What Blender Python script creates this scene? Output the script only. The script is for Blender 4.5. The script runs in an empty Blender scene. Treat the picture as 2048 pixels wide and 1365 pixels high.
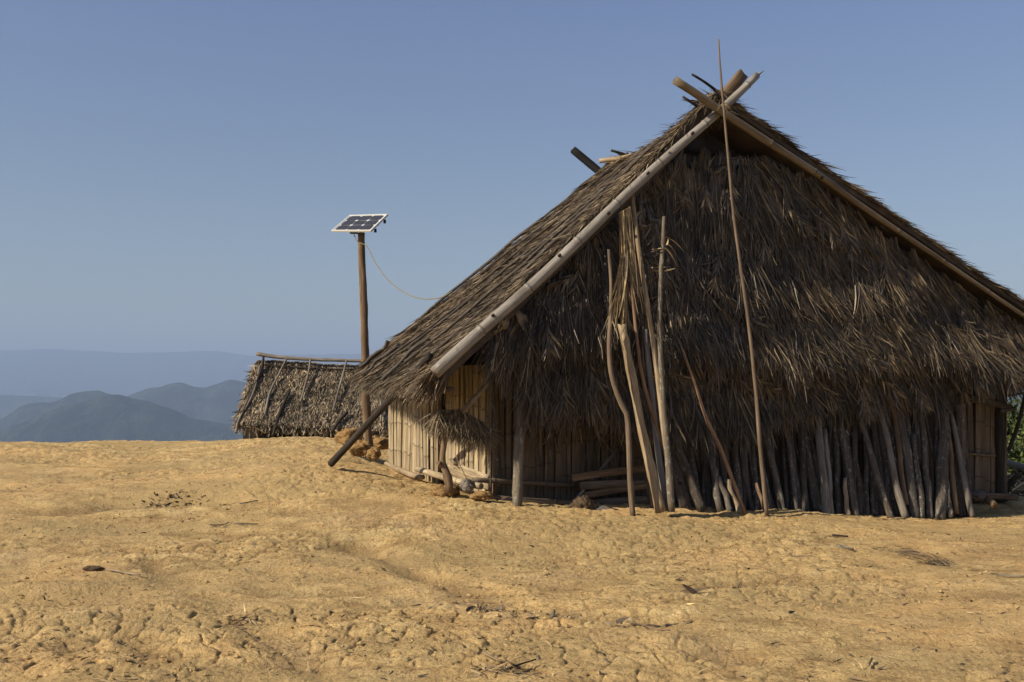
import bpy, math, random
import numpy as np
from mathutils import Vector

random.seed(7)
RNG = np.random.default_rng(11)
R = math.radians
sc = bpy.context.scene
COL = sc.collection

# ------------------------------------------------------------------ camera
F, CU, VH, EYE = 2048 * 35.0 / 36.0, 1024.0, 785.0, 1.6      # focal length in photo pixels, centre column, horizon row
cam = bpy.data.cameras.new("camera"); camo = bpy.data.objects.new("camera", cam); COL.objects.link(camo)
cam.sensor_width = 36; cam.lens = 35; cam.shift_y = (VH - 682.5) / 2048.0
cam.clip_start = 0.1; cam.clip_end = 60000
camo.location = (0, 0, EYE); camo.rotation_euler = (R(90), 0, 0)
sc.camera = camo

# ------------------------------------------------------------------ light
SUN_EL, TRAVEL = R(34), R(25.5)                                   # height of the sun, bearing its rays travel along
w = bpy.data.worlds.new("World"); sc.world = w; w.use_nodes = True
nt = w.node_tree; nt.nodes.clear()
sky = nt.nodes.new("ShaderNodeTexSky"); sky.sky_type = 'NISHITA'; sky.sun_disc = False
tosun = Vector((-math.cos(TRAVEL), -math.sin(TRAVEL), 0))
sky.sun_elevation = SUN_EL; sky.sun_rotation = math.atan2(tosun.x, tosun.y) % (2 * math.pi)
sky.air_density = 1.0; sky.dust_density = 1.0; sky.ozone_density = 2.5; sky.altitude = 1000
tint = nt.nodes.new("ShaderNodeMix"); tint.data_type = 'RGBA'; tint.blend_type = 'MULTIPLY'; tint.inputs[0].default_value = 1
tcw = nt.nodes.new("ShaderNodeTexCoord"); sep = nt.nodes.new("ShaderNodeSeparateXYZ"); grad = nt.nodes.new("ShaderNodeValToRGB")   # dusty air near the horizon, bluer overhead
nt.links.new(tcw.outputs["Generated"], sep.inputs[0]); nt.links.new(sep.outputs[2], grad.inputs[0])
grad.color_ramp.elements[0].position = 0.0; grad.color_ramp.elements[0].color = (1.07, .89, .62, 1)
grad.color_ramp.elements[1].position = .36; grad.color_ramp.elements[1].color = (1.02, .93, 1.0, 1)
nt.links.new(grad.outputs[0], tint.inputs[7])
bg = nt.nodes.new("ShaderNodeBackground"); bg.inputs[1].default_value = 0.075
out = nt.nodes.new("ShaderNodeOutputWorld")
nt.links.new(sky.outputs[0], tint.inputs[6]); nt.links.new(tint.outputs[2], bg.inputs[0]); nt.links.new(bg.outputs[0], out.inputs[0])
sl = bpy.data.lights.new("sun", 'SUN'); sl.energy = 5.0; sl.angle = R(0.53); sl.color = (1.0, 0.88, 0.70)
so = bpy.data.objects.new("sun", sl); COL.objects.link(so)
tv = Vector((math.cos(TRAVEL) * math.cos(SUN_EL), math.sin(TRAVEL) * math.cos(SUN_EL), -math.sin(SUN_EL)))
so.rotation_euler = tv.to_track_quat('-Z', 'Y').to_euler(); so.location = (-20, -10, 20)
sc.view_settings.view_transform = 'Standard'; sc.view_settings.look = 'None'; sc.view_settings.gamma = 1
sc.view_settings.exposure = 0.6
sc.render.engine = 'CYCLES'
sc.cycles.max_bounces = 5; sc.cycles.diffuse_bounces = 3; sc.cycles.volume_bounces = 0

# ------------------------------------------------------------------ noise in numpy
def _h(ix, iy, seed):
    n = (ix.astype(np.int64) * 374761393 + iy.astype(np.int64) * 668265263 + seed * 1442695041) & 0xFFFFFFFF
    n = ((n ^ (n >> 13)) * 1274126177) & 0xFFFFFFFF
    n = ((n ^ (n >> 16)) * 2246822519) & 0xFFFFFFFF
    return ((n ^ (n >> 15)) & 0xFFFFFF) / float(0xFFFFFF)
def vnoise(x, y, seed=0):
    x = np.asarray(x, float); y = np.asarray(y, float)
    ix, iy = np.floor(x), np.floor(y); fx, fy = x - ix, y - iy
    fx = fx * fx * (3 - 2 * fx); fy = fy * fy * (3 - 2 * fy)
    a, b = _h(ix, iy, seed), _h(ix + 1, iy, seed); c, d = _h(ix, iy + 1, seed), _h(ix + 1, iy + 1, seed)
    return (a + (b - a) * fx + (c - a) * fy + (a - b - c + d) * fx * fy) * 2 - 1
def fbm(x, y, o=4, seed=0, g=0.5):
    s = 0; a = 1.0; t = 0
    for k in range(o):
        s = s + a * vnoise(x * 2 ** k + 17.3 * k, y * 2 ** k - 9.1 * k, seed + k); t += a; a *= g
    return s / t
def worley(x, y, seed=0):
    ix, iy = np.floor(x), np.floor(y); f1 = np.full(x.shape, 9.0); f2 = np.full(x.shape, 9.0); idr = np.zeros(x.shape)
    for dx in (-1, 0, 1):
        for dy in (-1, 0, 1):
            cx, cy = ix + dx, iy + dy
            px = cx + _h(cx, cy, seed); py = cy + _h(cx, cy, seed + 5)
            d = np.hypot(x - px, y - py); m = d < f1
            f2 = np.where(m, f1, np.minimum(f2, d)); idr = np.where(m, _h(cx, cy, seed + 9), idr); f1 = np.where(m, d, f1)
    return f1, f2, idr
def sstep(a, b, x):
    t = np.clip((x - a) / (b - a), 0, 1); return t * t * (3 - 2 * t)

# ------------------------------------------------------------------ pixel -> place helpers (used once, to lay out the plan)
C20, S20 = math.cos(R(20)), math.sin(R(20))
def P(u, v, Y): return np.array([Y * (u - CU) / F, Y, EYE - Y * (v - VH) / F])
def H(s, o, z): return np.array([-.245 + S20 * o + C20 * s, 12.5 - C20 * o + S20 * s, z])   # hut frame: s along the front, o out of it
def WF(u, v, o):                                                                            # point of a pixel on the plane o in front of the hut
    k = (u - CU) / F; x0 = -.245 + S20 * o; y0 = 12.5 - C20 * o
    s = (k * y0 - x0) / (C20 - k * S20); Y = y0 + S20 * s
    return P(u, v, Y)
def sof(u, o):
    k = (u - CU) / F; x0 = -.245 + S20 * o; y0 = 12.5 - C20 * o
    return (k * y0 - x0) / (C20 - k * S20)
NF = np.array([S20, -C20, 0.])       # out of the hut front
SF = np.array([C20, S20, 0.])        # along the front, to the right

# ------------------------------------------------------------------ terrain
ctl = []
def cp(u, v, Y): p = P(u, v, Y); ctl.append((p[0], p[1], p[2]))
for u in (-500, 100, 700, 1300, 1900, 2600):
    cp(u, 1365, 5.5); cp(u, 1190, 7.8)
for u in (-400, 0, 400): cp(u, 1085, 10.2); cp(u, 1000, 12.5); cp(u, 948, 15.5); cp(u, 908, 19)
for u in (-400, -100, 150, 300): cp(u, 889, 22)
cp(450, 883, 22); cp(600, 878, 20.5); cp(700, 880, 20.5); cp(560, 905, 17.5); cp(600, 930, 15); cp(620, 1000, 12); cp(660, 927, 14); cp(720, 930, 14.5)
cp(800, 1065, 10.4); cp(800, 968, 13.0); cp(775, 938, 15.2); cp(840, 968, 13.7); cp(910, 990, 12.7); cp(985, 1002, 12.2); cp(905, 1012, 11.7)
cp(1035, 1019, 11.65); cp(1150, 1030, 11.7); cp(1300, 1030, 11.9); cp(1450, 1030, 12.2); cp(1600, 1034, 12.55); cp(1750, 1039, 12.95); cp(1900, 1039, 13.5); cp(2030, 1038, 14.2)
cp(1150, 1110, 9.9); cp(1600, 1110, 9.9); cp(2100, 1110, 10.2); cp(2100, 1050, 12.6)
for X, Y, Z in ((1, 14, .1), (4, 15, -.1), (7.5, 15.6, -.05), (7.6, 16.6, -.1), (2, 19, .1), (6, 20, -.2), (10, 18, -.4), (12, 22, -1.0), (-1.5, 19, .25), (-2.5, 21.5, .35), (-4, 25, .15), (-7, 26, .2), (-12, 27, .1),
                (0, 28, -.5), (6, 28, -1.5), (12, 28, -2.5), (0, 0, 0), (-6, 0, .1), (6, 0, -.1), (-12, 6, .2), (12, 6, -.2), (0, -10, 0), (-16, 14, .2), (14, 13, -.6), (-20, 22, .1)):
    ctl.append((X, Y, Z))
CT = np.array(ctl)
def _U(r2): return 0.5 * r2 * np.log(r2 + 1e-9)
def _fit():
    n = len(CT); d2 = (CT[:, None, 0] - CT[None, :, 0]) ** 2 + (CT[:, None, 1] - CT[None, :, 1]) ** 2
    A = np.zeros((n + 3, n + 3)); A[:n, :n] = _U(d2) + np.eye(n) * 0.25
    A[:n, n] = 1; A[:n, n + 1:] = CT[:, :2]; A[n, :n] = 1; A[n + 1:, :n] = CT[:, :2].T
    return np.linalg.solve(A, np.r_[CT[:, 2], 0, 0, 0])
WT = _fit()
def base_z(x, y):
    x = np.asarray(x, float); y = np.asarray(y, float); n = len(CT)
    xc, yc = np.clip(x, -20, 14), np.clip(y, -10, 28)
    z = WT[n] + WT[n + 1] * xc + WT[n + 2] * yc
    for i in range(n): z = z + WT[i] * _U((xc - CT[i, 0]) ** 2 + (yc - CT[i, 1]) ** 2)
    d = np.hypot(np.maximum(np.abs(x + 3) - 16, 0), np.maximum(y - 26, 0))
    return z - 0.45 * d * sstep(0, 12, d)
def detail(x, y):
    wx = x + .12 * fbm(x * 2.1, y * 2.1, 3, 40); wy = y + .12 * fbm(x * 2.1, y * 2.1, 3, 50)
    m = sstep(-.15, .30, fbm(x * .45, y * .6, 3, 60))
    m2 = sstep(-.1, .5, fbm(x * 1.3 + 4, y * 1.3, 3, 61))
    f1, f2, idr = worley(wx * 5.5, wy * 6.5, 3)
    plate = (.45 * np.clip(1 - (f1 / .62) ** 2, 0, 1) + .55 * sstep(0, .22, f2 - f1)) * (.35 + .65 * idr)
    g1, g2, idg = worley(wx * 15, wy * 17, 8)
    cl = np.clip(1 - (g1 / .55) ** 2, 0, 1) * idg
    k1, k2, idk = worley(x * 2.3 + .3 * fbm(x * 3, y * 3, 2, 71), y * 2.6, 12)
    clod = np.where(idk > .72, np.clip(1 - (k1 / .22) ** 2, 0, 1), 0)
    h = .05 * fbm(x * .75, y * .75, 4, 1) + .030 * fbm(x * .5 + 7, y * 1.1, 3, 2) + .040 * fbm(x * 2.0, y * 2.8, 4, 21)
    h = h + .020 * plate * (.06 + .94 * m) + .014 * cl * (.15 + .85 * m2 * (.3 + .7 * m)) + (.006 + .009 * m)  * fbm(x * 14, y * 14, 4, 31, .6) + .011 * np.abs(fbm(x * 26, y * 30, 3, 35, .6)) + .026 * clod * (.6 + .6 * fbm(x * 20, y * 20, 2, 33))
    h = h - .009 * np.clip(1 - (f2 - f1) / .09, 0, 1) * (.3 + .7 * m)
    CR[0] = np.clip(1 - (f2 - f1) / .10, 0, 1) * (.25 + .75 * m)
    return h
CR = [0]
# a few real hollows and banks: (u, v, depth, half-width, half-length, amount)
DENT = [(350, 1003, 12.35, .62, .22, -.10), (350, 992, 12.9, .8, .18, .05), (450, 1225, 7.25, .22, .12, -.055), (1000, 1218, 7.35, .35, .12, -.04),
        (860, 1145, 8.9, .5, .3, -.06), (730, 1110, 9.8, .35, .3, -.06), (1290, 1245, 6.9, .25, .12, -.045), (270, 1270, 6.5, .35, .12, -.05), (30, 1225, 7.3, .3, .15, .05),
        (1850, 1180, 7.9, .35, .12, -.05), (1890, 1265, 6.65, .22, .05, .05), (1830, 1275, 6.5, .3, .08, .04), (760, 915, 16.4, .42, .9, -.35),
        (1960, 1052, 12.6, .4, .12, -.10), (1850, 1062, 12.0, .3, .1, -.05), (120, 1185, 8.0, .5, .2, .05), (1370, 1290, 6.3, .3, .15, .035), (830, 1130, 9.2, .2, .2, .05)]
RUT = [([(700, 1092, 10.0), (860, 1148, 8.8), (1000, 1216, 7.4), (1150, 1232, 7.1), (1300, 1250, 6.9), (1480, 1325, 6.0)], .16, .065), ([(300, 1130, 9.2), (430, 1225, 7.4), (510, 1255, 6.85), (640, 1340, 5.8)], .15, .05),
       ([(150, 1290, 6.3), (260, 1275, 6.5), (330, 1320, 6.0)], .14, .045), ([(1380, 1170, 8.2), (1600, 1150, 8.6), (1850, 1185, 7.9), (2060, 1190, 7.8)], .22, .04), ([(-50, 1030, 11.6), (200, 1015, 12.1), (420, 1000, 12.5)], .3, .05)]
def rut(x, y):
    t = np.zeros_like(x); m_ = .45 + .55 * sstep(-.25, .3, fbm(x * 1.1, y * 1.1, 3, 91))
    for pts, wd, dp in RUT:
        q = np.array([P(*a_)[:2] for a_ in pts]); best = np.full(x.shape, 99.)
        for a_, b_ in zip(q[:-1], q[1:]):
            ab = b_ - a_; k = np.clip(((x - a_[0]) * ab[0] + (y - a_[1]) * ab[1]) / ab.dot(ab), 0, 1); best = np.minimum(best, np.hypot(x - a_[0] - k * ab[0], y - a_[1] - k * ab[1]))
        best = np.maximum(best + .09 * fbm(x * 3, y * 3, 3, 66), 0); t = t + dp * (np.exp(-(best / wd) ** 2) - .35 * np.exp(-((best - wd * 2) / wd) ** 2))
    return t * m_ * .8
def gz(x, y):
    z = base_z(x, y)
    r = np.hypot(x, y)
    z = z + detail(x, y) * sstep(90, 25, r)
    z = z - rut(x, y)
    for u, v, Y, a, b, k in DENT:
        p = P(u, v, Y); z = z + k * np.exp(-((x - p[0]) / a) ** 2 - ((y - p[1]) / b) ** 2)
    return z
def gz1(x, y): return float(gz(np.array([x]), np.array([y]))[0])

def on(u, v):
    """where a photo pixel meets the ground"""
    lo, hi = 4.5, 30.
    for Y in np.geomspace(4.5, 26, 400):
        p = P(u, v, Y)
        if p[2] <= base_z(np.array([p[0]]), np.array([p[1]]))[0] + .0: break
    return np.array([p[0], p[1], gz1(p[0], p[1])])
# ------------------------------------------------------------------ mesh plumbing
def make_mesh(name, V, Q, tc=None, nd=None, mat=None, smooth=True, T=None):
    me = bpy.data.meshes.new(name)
    V = np.asarray(V, np.float32); Q = np.asarray(Q, np.int32).reshape(-1, 4); T = np.zeros((0, 3), np.int32) if T is None else np.asarray(T, np.int32).reshape(-1, 3)
    me.vertices.add(len(V)); me.vertices.foreach_set("co", V.ravel())
    nl = Q.size + T.size; me.loops.add(nl); me.loops.foreach_set("vertex_index", np.r_[Q.ravel(), T.ravel()])
    npl = len(Q) + len(T); me.polygons.add(npl)
    ls = np.r_[np.arange(len(Q)) * 4, Q.size + np.arange(len(T)) * 3].astype(np.int32)
    me.polygons.foreach_set("loop_start", ls)
    me.polygons.foreach_set("use_smooth", np.full(npl, smooth))
    me.update(calc_edges=True); me.validate()
    if tc is not None:
        a = me.attributes.new("tc", 'FLOAT_VECTOR', 'POINT'); a.data.foreach_set("vector", np.asarray(tc, np.float32).ravel())
    if nd is not None:
        a = me.attributes.new("nd", 'FLOAT', 'POINT'); a.data.foreach_set("value", np.asarray(nd, np.float32).ravel())
    if mat: me.materials.append(mat)
    return me

class MB:
    """collects pieces into one mesh"""
    def __init__(s): s.V = []; s.Q = []; s.T = []; s.tc = []; s.nd = []; s.n = 0
    def add(s, V, Q, tc=None, nd=None, T=None):
        V = np.asarray(V, float); s.V.append(V); s.Q.append(np.asarray(Q, int).reshape(-1, 4) + s.n)
        if T is not None and len(T): s.T.append(np.asarray(T, int).reshape(-1, 3) + s.n)
        s.tc.append(V if tc is None else np.asarray(tc, float)); s.nd.append(np.zeros(len(V)) if nd is None else np.asarray(nd, float)); s.n += len(V); return s
    def tube(s, pts, rad, sides=10, step=.12, wob=.06, nodes=0, nodelen=.35, cap=True, rect=None, seed=None, jag=0.0, knots=0, tw=0.0):
        """a tapering, slightly irregular pole through pts; rect=(w, t, normal) makes a plank"""
        seed = random.randint(0, 9999) if seed is None else seed
        pts = np.array(pts, float); n = len(pts)
        if n == 2: pts = np.array([pts[0], (pts[0] + pts[1]) / 2, pts[1]]); n = 3; rad = [rad[0], (rad[0] + rad[-1]) / 2, rad[-1]] if hasattr(rad, '__len__') else rad
        rad = np.full(n, rad, float) if not hasattr(rad, '__len__') else np.interp(np.linspace(0, 1, n), np.linspace(0, 1, len(rad)), rad)
        ext = np.vstack([2 * pts[0] - pts[1], pts, 2 * pts[-1] - pts[-2]]); path = []; rr = []
        for i in range(n - 1):
            p0, p1, p2, p3 = ext[i:i + 4]; L = np.linalg.norm(p2 - p1); m = max(2, int(L / step))
            for t in np.arange(m) / m:
                path.append(.5 * ((2 * p1) + (p2 - p0) * t + (2 * p0 - 5 * p1 + 4 * p2 - p3) * t * t + (3 * p1 - p0 - 3 * p2 + p3) * t ** 3)); rr.append(rad[i] + (rad[i + 1] - rad[i]) * t)
        path.append(pts[-1]); rr.append(rad[-1]); path = np.array(path); rr = np.array(rr)
        L = np.r_[0, np.cumsum(np.linalg.norm(np.diff(path, axis=0), axis=1))]
        ndv = np.zeros(len(L))
        if nodes:                                               # bamboo: rings with a swelling
            base = random.uniform(.05, nodelen); newL = list(L); k = base
            while k < L[-1] - .03:
                newL += [k - .022, k - .008, k, k + .008, k + .022]; k += nodelen * random.uniform(.88, 1.1)
            newL = np.unique(np.clip(newL, 0, L[-1])); path = np.stack([np.interp(newL, L, path[:, i]) for i in range(3)], 1); rr = np.interp(newL, L, rr); L = newL
            ndv = np.zeros(len(L)); k = base
            rng = random.Random(seed)
            ph = (L - base) / nodelen
            kk = base
            ks = []
            while kk < L[-1]: ks.append(kk); kk += nodelen
            d = np.min(np.abs(L[:, None] - np.array([k2 for k2 in newL[0:1]])[None]), axis=1) * 0 + 9
            ks = [L[i] for i in range(2, len(L) - 2) if abs(L[i + 1] - L[i] - .008) < 2e-4 and abs(L[i] - L[i - 1] - .008) < 2e-4]
            for q in ks: d = np.minimum(d, np.abs(L - q))
            ndv = np.exp(-(d / .008) ** 2); rr = rr * (1 + .14 * np.exp(-(d / .012) ** 2) - .05 * np.exp(-((d - .02) / .008) ** 2))
        T = np.gradient(path, axis=0); T /= np.linalg.norm(T, axis=1)[:, None] + 1e-12
        a0 = np.array(rect[2], float) if rect else (np.array([0, 0, 1.]) if abs(T[0][2]) < .8 else np.array([1., 0, 0]))
        N = np.zeros_like(T); pn = a0
        for i in range(len(T)):
            pn = pn - T[i] * pn.dot(T[i]); pn /= np.linalg.norm(pn) + 1e-12; N[i] = pn
        B = np.cross(T, N)
        if rect:
            w_, t_ = rect[0] / 2, rect[1] / 2; c = .12 * min(w_, t_) * 2
            pr = np.array([(w_, -t_ + c), (w_, t_ - c), (w_ - c, t_), (0, t_), (-w_ + c, t_), (-w_, t_ - c), (-w_, -t_ + c), (-w_ + c, -t_), (0, -t_), (w_ - c, -t_)]); sides = 10
            ring = pr[None] * (rr / max(rr.max(), 1e-9))[:, None, None]
            wv = 1 + wob * vnoise(L * 5, L * 0 + seed)[:, None]
            ring = ring * wv[:, :, None]
        else:
            th = np.linspace(0, 2 * np.pi, sides, endpoint=False)
            rw = rr[:, None] * (1 + wob * vnoise(L[:, None] * 4 + seed, np.cos(th)[None] * 1.3 + 3 * np.sin(th)[None]) + wob * .6 * vnoise(L[:, None] * 14 + seed, np.cos(th)[None] * 2.3 + 9))
            ring = np.stack([np.cos(th)[None] * rw, np.sin(th)[None] * rw], 2)
            for _ in range(knots):
                kl = random.uniform(.05, .95) * L[-1]; kt = random.uniform(0, 6.28)
                bump = np.exp(-((L[:, None] - kl) / (1.1 * rr.mean())) ** 2) * np.exp(-((np.cos(th[None] - kt) - 1) / .5) ** 2)
                ring = ring * (1 + .45 * bump[:, :, None])
        V = path[:, None] + B[:, None] * ring[:, :, 0:1] + N[:, None] * ring[:, :, 1:2]
        if jag:
            V[-1] += T[-1] * (np.array([random.uniform(0, jag) for _ in range(sides)])[:, None])
            V[0] -= T[0] * (np.array([random.uniform(0, jag * .5) for _ in range(sides)])[:, None])
        tc = np.concatenate([ring + seed * .37, np.repeat(L[:, None, None], sides, 1) + seed * 1.7], 2)
        m = len(L); V = V.reshape(-1, 3); tc = tc.reshape(-1, 3)
        i = np.arange(m - 1)[:, None] * sides; j = np.arange(sides)[None]; j2 = (j + 1) % sides
        Q = np.stack([i + j, i + j2, i + sides + j2, i + sides + j], 2).reshape(-1, 4)
        nd = np.repeat(ndv, sides); Tt = []
        if cap:
            c0, c1 = len(V), len(V) + 1
            V = np.vstack([V, path[0], path[-1] - T[-1] * jag * .3]); tc = np.vstack([tc, tc[0], tc[-1]]); nd = np.r_[nd, .6, .6]
            for k in range(sides): Tt += [(c0, (k + 1) % sides, k), (c1, (m - 1) * sides + k, (m - 1) * sides + (k + 1) % sides)]
        return s.add(V, Q, tc, nd, Tt)
    def grid(s, G, tc=None):
        a, b = G.shape[:2]; i = np.arange(a - 1)[:, None] * b; j = np.arange(b - 1)[None]
        Q = np.stack([i + j, i + j + 1, i + b + j + 1, i + b + j], 2).reshape(-1, 4)
        return s.add(G.reshape(-1, 3), Q, None if tc is None else tc.reshape(-1, 3))
    def box(s, c, sx, sy, sz, ax=None):
        c = np.array(c, float); ax = np.eye(3) if ax is None else np.array(ax, float)
        co = np.array([(x, y, z) for x in (-1, 1) for y in (-1, 1) for z in (-1, 1)]) * [sx / 2, sy / 2, sz / 2]
        return s.add(c + co @ ax, [(0, 1, 3, 2), (4, 6, 7, 5), (0, 4, 5, 1), (2, 3, 7, 6), (0, 2, 6, 4), (1, 5, 7, 3)])
    def blades(s, root, d, n, L, W, bend=.15, droop=.15, seg=3, tipw=.25, shade=None):
        """thin leaf blades: root, direction, face normal (arrays)"""
        root = np.asarray(root, float); k = len(root); d = d / (np.linalg.norm(d, axis=1)[:, None] + 1e-9)
        n = n - d * np.sum(n * d, 1)[:, None]; n /= np.linalg.norm(n, axis=1)[:, None] + 1e-9; b = np.cross(d, n)
        ang = RNG.normal(0, .7, k)[:, None]; b2 = b * np.cos(ang) + n * np.sin(ang)
        bd = RNG.normal(0, bend, k)[:, None]; bo = RNG.normal(0, bend * .5, k)[:, None]; dr = (RNG.random(k) * droop)[:, None]
        V = np.zeros((k, seg + 1, 2, 3)); tc = np.zeros_like(V); rs = RNG.random(k) * 50
        for i in range(seg + 1):
            t = i / seg; c = root + d * (L * t)[:, None] + (b * bd + n * bo) * (L * t * t)[:, None] - np.array([0, 0, 1.]) * dr * (L * t * t)[:, None]
            hw = (W * (.55 + .45 * math.sin(math.pi * min(t * 1.2 + .15, 1))) * (1 if i < seg else tipw) / 2)[:, None]
            V[:, i, 0] = c - b2 * hw; V[:, i, 1] = c + b2 * hw
            tc[:, i, 0] = np.stack([rs, rs * 0, L * t], 1); tc[:, i, 1] = np.stack([rs, rs * 0 + W, L * t], 1)
        o = np.arange(k)[:, None] * (2 * (seg + 1)) + np.arange(seg)[None] * 2
        Q = np.stack([o, o + 1, o + 3, o + 2], 2).reshape(-1, 4)
        return s.add(V.reshape(-1, 3), Q, tc.reshape(-1, 3), np.repeat(RNG.random(k) if shade is None else shade, 2 * (seg + 1)))
    def build(s, name, mat, parent=None, smooth=True, loc=None, **tags):
        V = np.vstack(s.V)
        off = np.array(parent["_base"]) if parent is not None else (np.array(loc, float) if loc is not None else np.array([0, 0, 0.]))
        me = make_mesh(name, V - off, np.vstack(s.Q) if s.Q else [], np.vstack(s.tc), np.concatenate(s.nd), mat, smooth, np.vstack(s.T) if s.T else None)
        o = bpy.data.objects.new(name, me); COL.objects.link(o)
        if parent is not None: o.parent = parent
        else: o.location = off
        o["_base"] = [float(q) for q in off]
        for k, v in tags.items():
            if v: o[{'cat': 'category'}.get(k, k)] = v
        return o
def thing(name, label, cat, loc, group=None):
    o = bpy.data.objects.new(name, None); COL.objects.link(o); o.location = loc; o["_base"] = [float(q) for q in loc]; o.empty_display_size = .2
    o["label"] = label; o["category"] = cat
    if group: o["group"] = group
    return o

# ------------------------------------------------------------------ materials
class NT:
    def __init__(s, name):
        s.m = bpy.data.materials.new(name); s.m.use_nodes = True; s.t = s.m.node_tree; s.p = s.t.nodes["Principled BSDF"]; s.p.inputs["Specular IOR Level"].default_value = .25
    def n(s, t, **k):
        o = s.t.nodes.new(t)
        for a, v in k.items(): setattr(o, a, v)
        return o
    def l(s, a, b): s.t.links.new(a, b)
    def attr(s, name): return s.n("ShaderNodeAttribute", attribute_name=name)
    def mapv(s, src, scale):
        m = s.n("ShaderNodeMapping"); m.inputs["Scale"].default_value = scale; s.l(src, m.inputs[0]); return m.outputs[0]
    def noise(s, vec, scale=1, detail=4, rough=.55, dist=0):
        o = s.n("ShaderNodeTexNoise"); o.inputs["Scale"].default_value = scale; o.inputs["Detail"].default_value = detail; o.inputs["Roughness"].default_value = rough; o.inputs["Distortion"].default_value = dist
        s.l(vec, o.inputs["Vector"]); return o.outputs["Fac"]
    def ramp(s, fac, stops):
        o = s.n("ShaderNodeValToRGB"); e = o.color_ramp.elements
        while len(e) < len(stops): e.new(.5)
        for q, (p, c) in zip(e, stops): q.position = p; q.color = (*c, 1) if len(c) == 3 else c
        s.l(fac, o.inputs[0]); return o.outputs[0]
    def mix(s, fac, a, b, mode='MIX'):
        o = s.n("ShaderNodeMix", data_type='RGBA', blend_type=mode)
        for v, i in ((fac, 0), (a, 6), (b, 7)):
            if hasattr(v, 'is_linked') or hasattr(v, 'links'): s.l(v, o.inputs[i])
            else: o.inputs[i].default_value = v if i == 0 else (*v, 1)
        return o.outputs[2]
    def math(s, op, a, b=0.0):
        o = s.n("ShaderNodeMath", operation=op)
        for v, i in ((a, 0), (b, 1)):
            if hasattr(v, 'links'): s.l(v, o.inputs[i])
            else: o.inputs[i].default_value = v
        return o.outputs[0]
    def bump(s, h, dist, strength=1):
        o = s.n("ShaderNodeBump"); o.inputs["Distance"].default_value = dist; o.inputs["Strength"].default_value = strength; s.l(h, o.inputs["Height"]); s.l(o.outputs[0], s.p.inputs["Normal"])
    def fin(s, col, rough=.85):
        s.l(col, s.p.inputs["Base Color"]); s.p.inputs["Roughness"].default_value = rough; return s.m

def wood(name, ca, cb, cc, grain=60, rough=.85, lich=0, island=True, bumpd=.004, crack=.5):
    t = NT(name); tc = t.attr("tc").outputs["Vector"]
    g = t.noise(t.mapv(tc, (grain, grain, grain * .055)), 1, 5, .6, .3)
    g2 = t.noise(t.mapv(tc, (9, 9, 2.2)), 1, 4, .6)
    c = t.ramp(g, [(.25, ca), (.5, cb), (.75, cc)])
    c = t.mix(t.ramp(g2, [(.35, (0, 0, 0)), (.65, (1, 1, 1))]), t.mix(1.0, c, (.62, .58, .55), 'MULTIPLY'), c)
    if crack:
        cr = t.noise(t.mapv(tc, (grain * .8, grain * .8, grain * .025)), 1, 3, .5)
        c = t.mix(t.ramp(cr, [(.30, (crack,) * 3), (.38, (0, 0, 0))]), c, tuple(q * .25 for q in ca))
    if lich:
        li = t.noise(t.mapv(tc, (26, 26, 14)), 1, 5, .65)
        c = t.mix(t.ramp(li, [(.56, (0, 0, 0)), (.64, (lich,) * 3)]), c, (.30, .32, .27))
    if island:
        r = t.n("ShaderNodeNewGeometry").outputs["Random Per Island"]
        c = t.mix(1.0, c, t.ramp(r, [(0, (.70, .68, .66)), (.5, (.95, .95, .95)), (1, (1.25, 1.2, 1.12))]), 'MULTIPLY')
    nd = t.attr("nd").outputs["Fac"]
    c = t.mix(t.math('MULTIPLY', nd, .85), c, tuple(q * .45 for q in ca))
    t.bump(t.math('ADD', g, t.math('MULTIPLY', g2, .7)), bumpd)
    return t.fin(c, rough)
def thatch(name, cols, patch=.9, rough=.62, spec=.3, lo=.55, hi=1.25):
    t = NT(name); r = t.n("ShaderNodeNewGeometry").outputs["Random Per Island"]
    n = len(cols); c = t.ramp(r, [(i / (n - 1), q) for i, q in enumerate(cols)])
    g = t.n("ShaderNodeTexCoord").outputs["Object"]
    p = t.noise(g, patch, 4, .6); p2 = t.noise(g, patch * 4.5, 3, .6)
    c = t.mix(1.0, c, t.ramp(p, [(.3, (lo, lo * .98, lo * .97)), (.7, (hi, hi * .97, hi * .92))]), 'MULTIPLY')
    c = t.mix(1.0, c, t.ramp(p2, [(.3, (.6, .6, .6)), (.7, (1.25, 1.2, 1.15))]), 'MULTIPLY')
    tc = t.attr("tc").outputs["Vector"]
    st = t.noise(t.mapv(tc, (300, 300, 7)), 1, 2, .5)
    c = t.mix(1.0, c, t.ramp(st, [(.3, (.7, .7, .7)), (.7, (1.2, 1.2, 1.2))]), 'MULTIPLY')
    c = t.mix(1.0, c, t.ramp(t.attr('nd').outputs['Fac'], [(0, (.50, .48, .46)), (.5, (.9, .9, .9)), (.85, (1.2, 1.17, 1.12)), (1, (1.7, 1.6, 1.45))]), 'MULTIPLY')
    t.p.inputs["Specular IOR Level"].default_value = spec
    return t.fin(c, rough)
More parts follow.
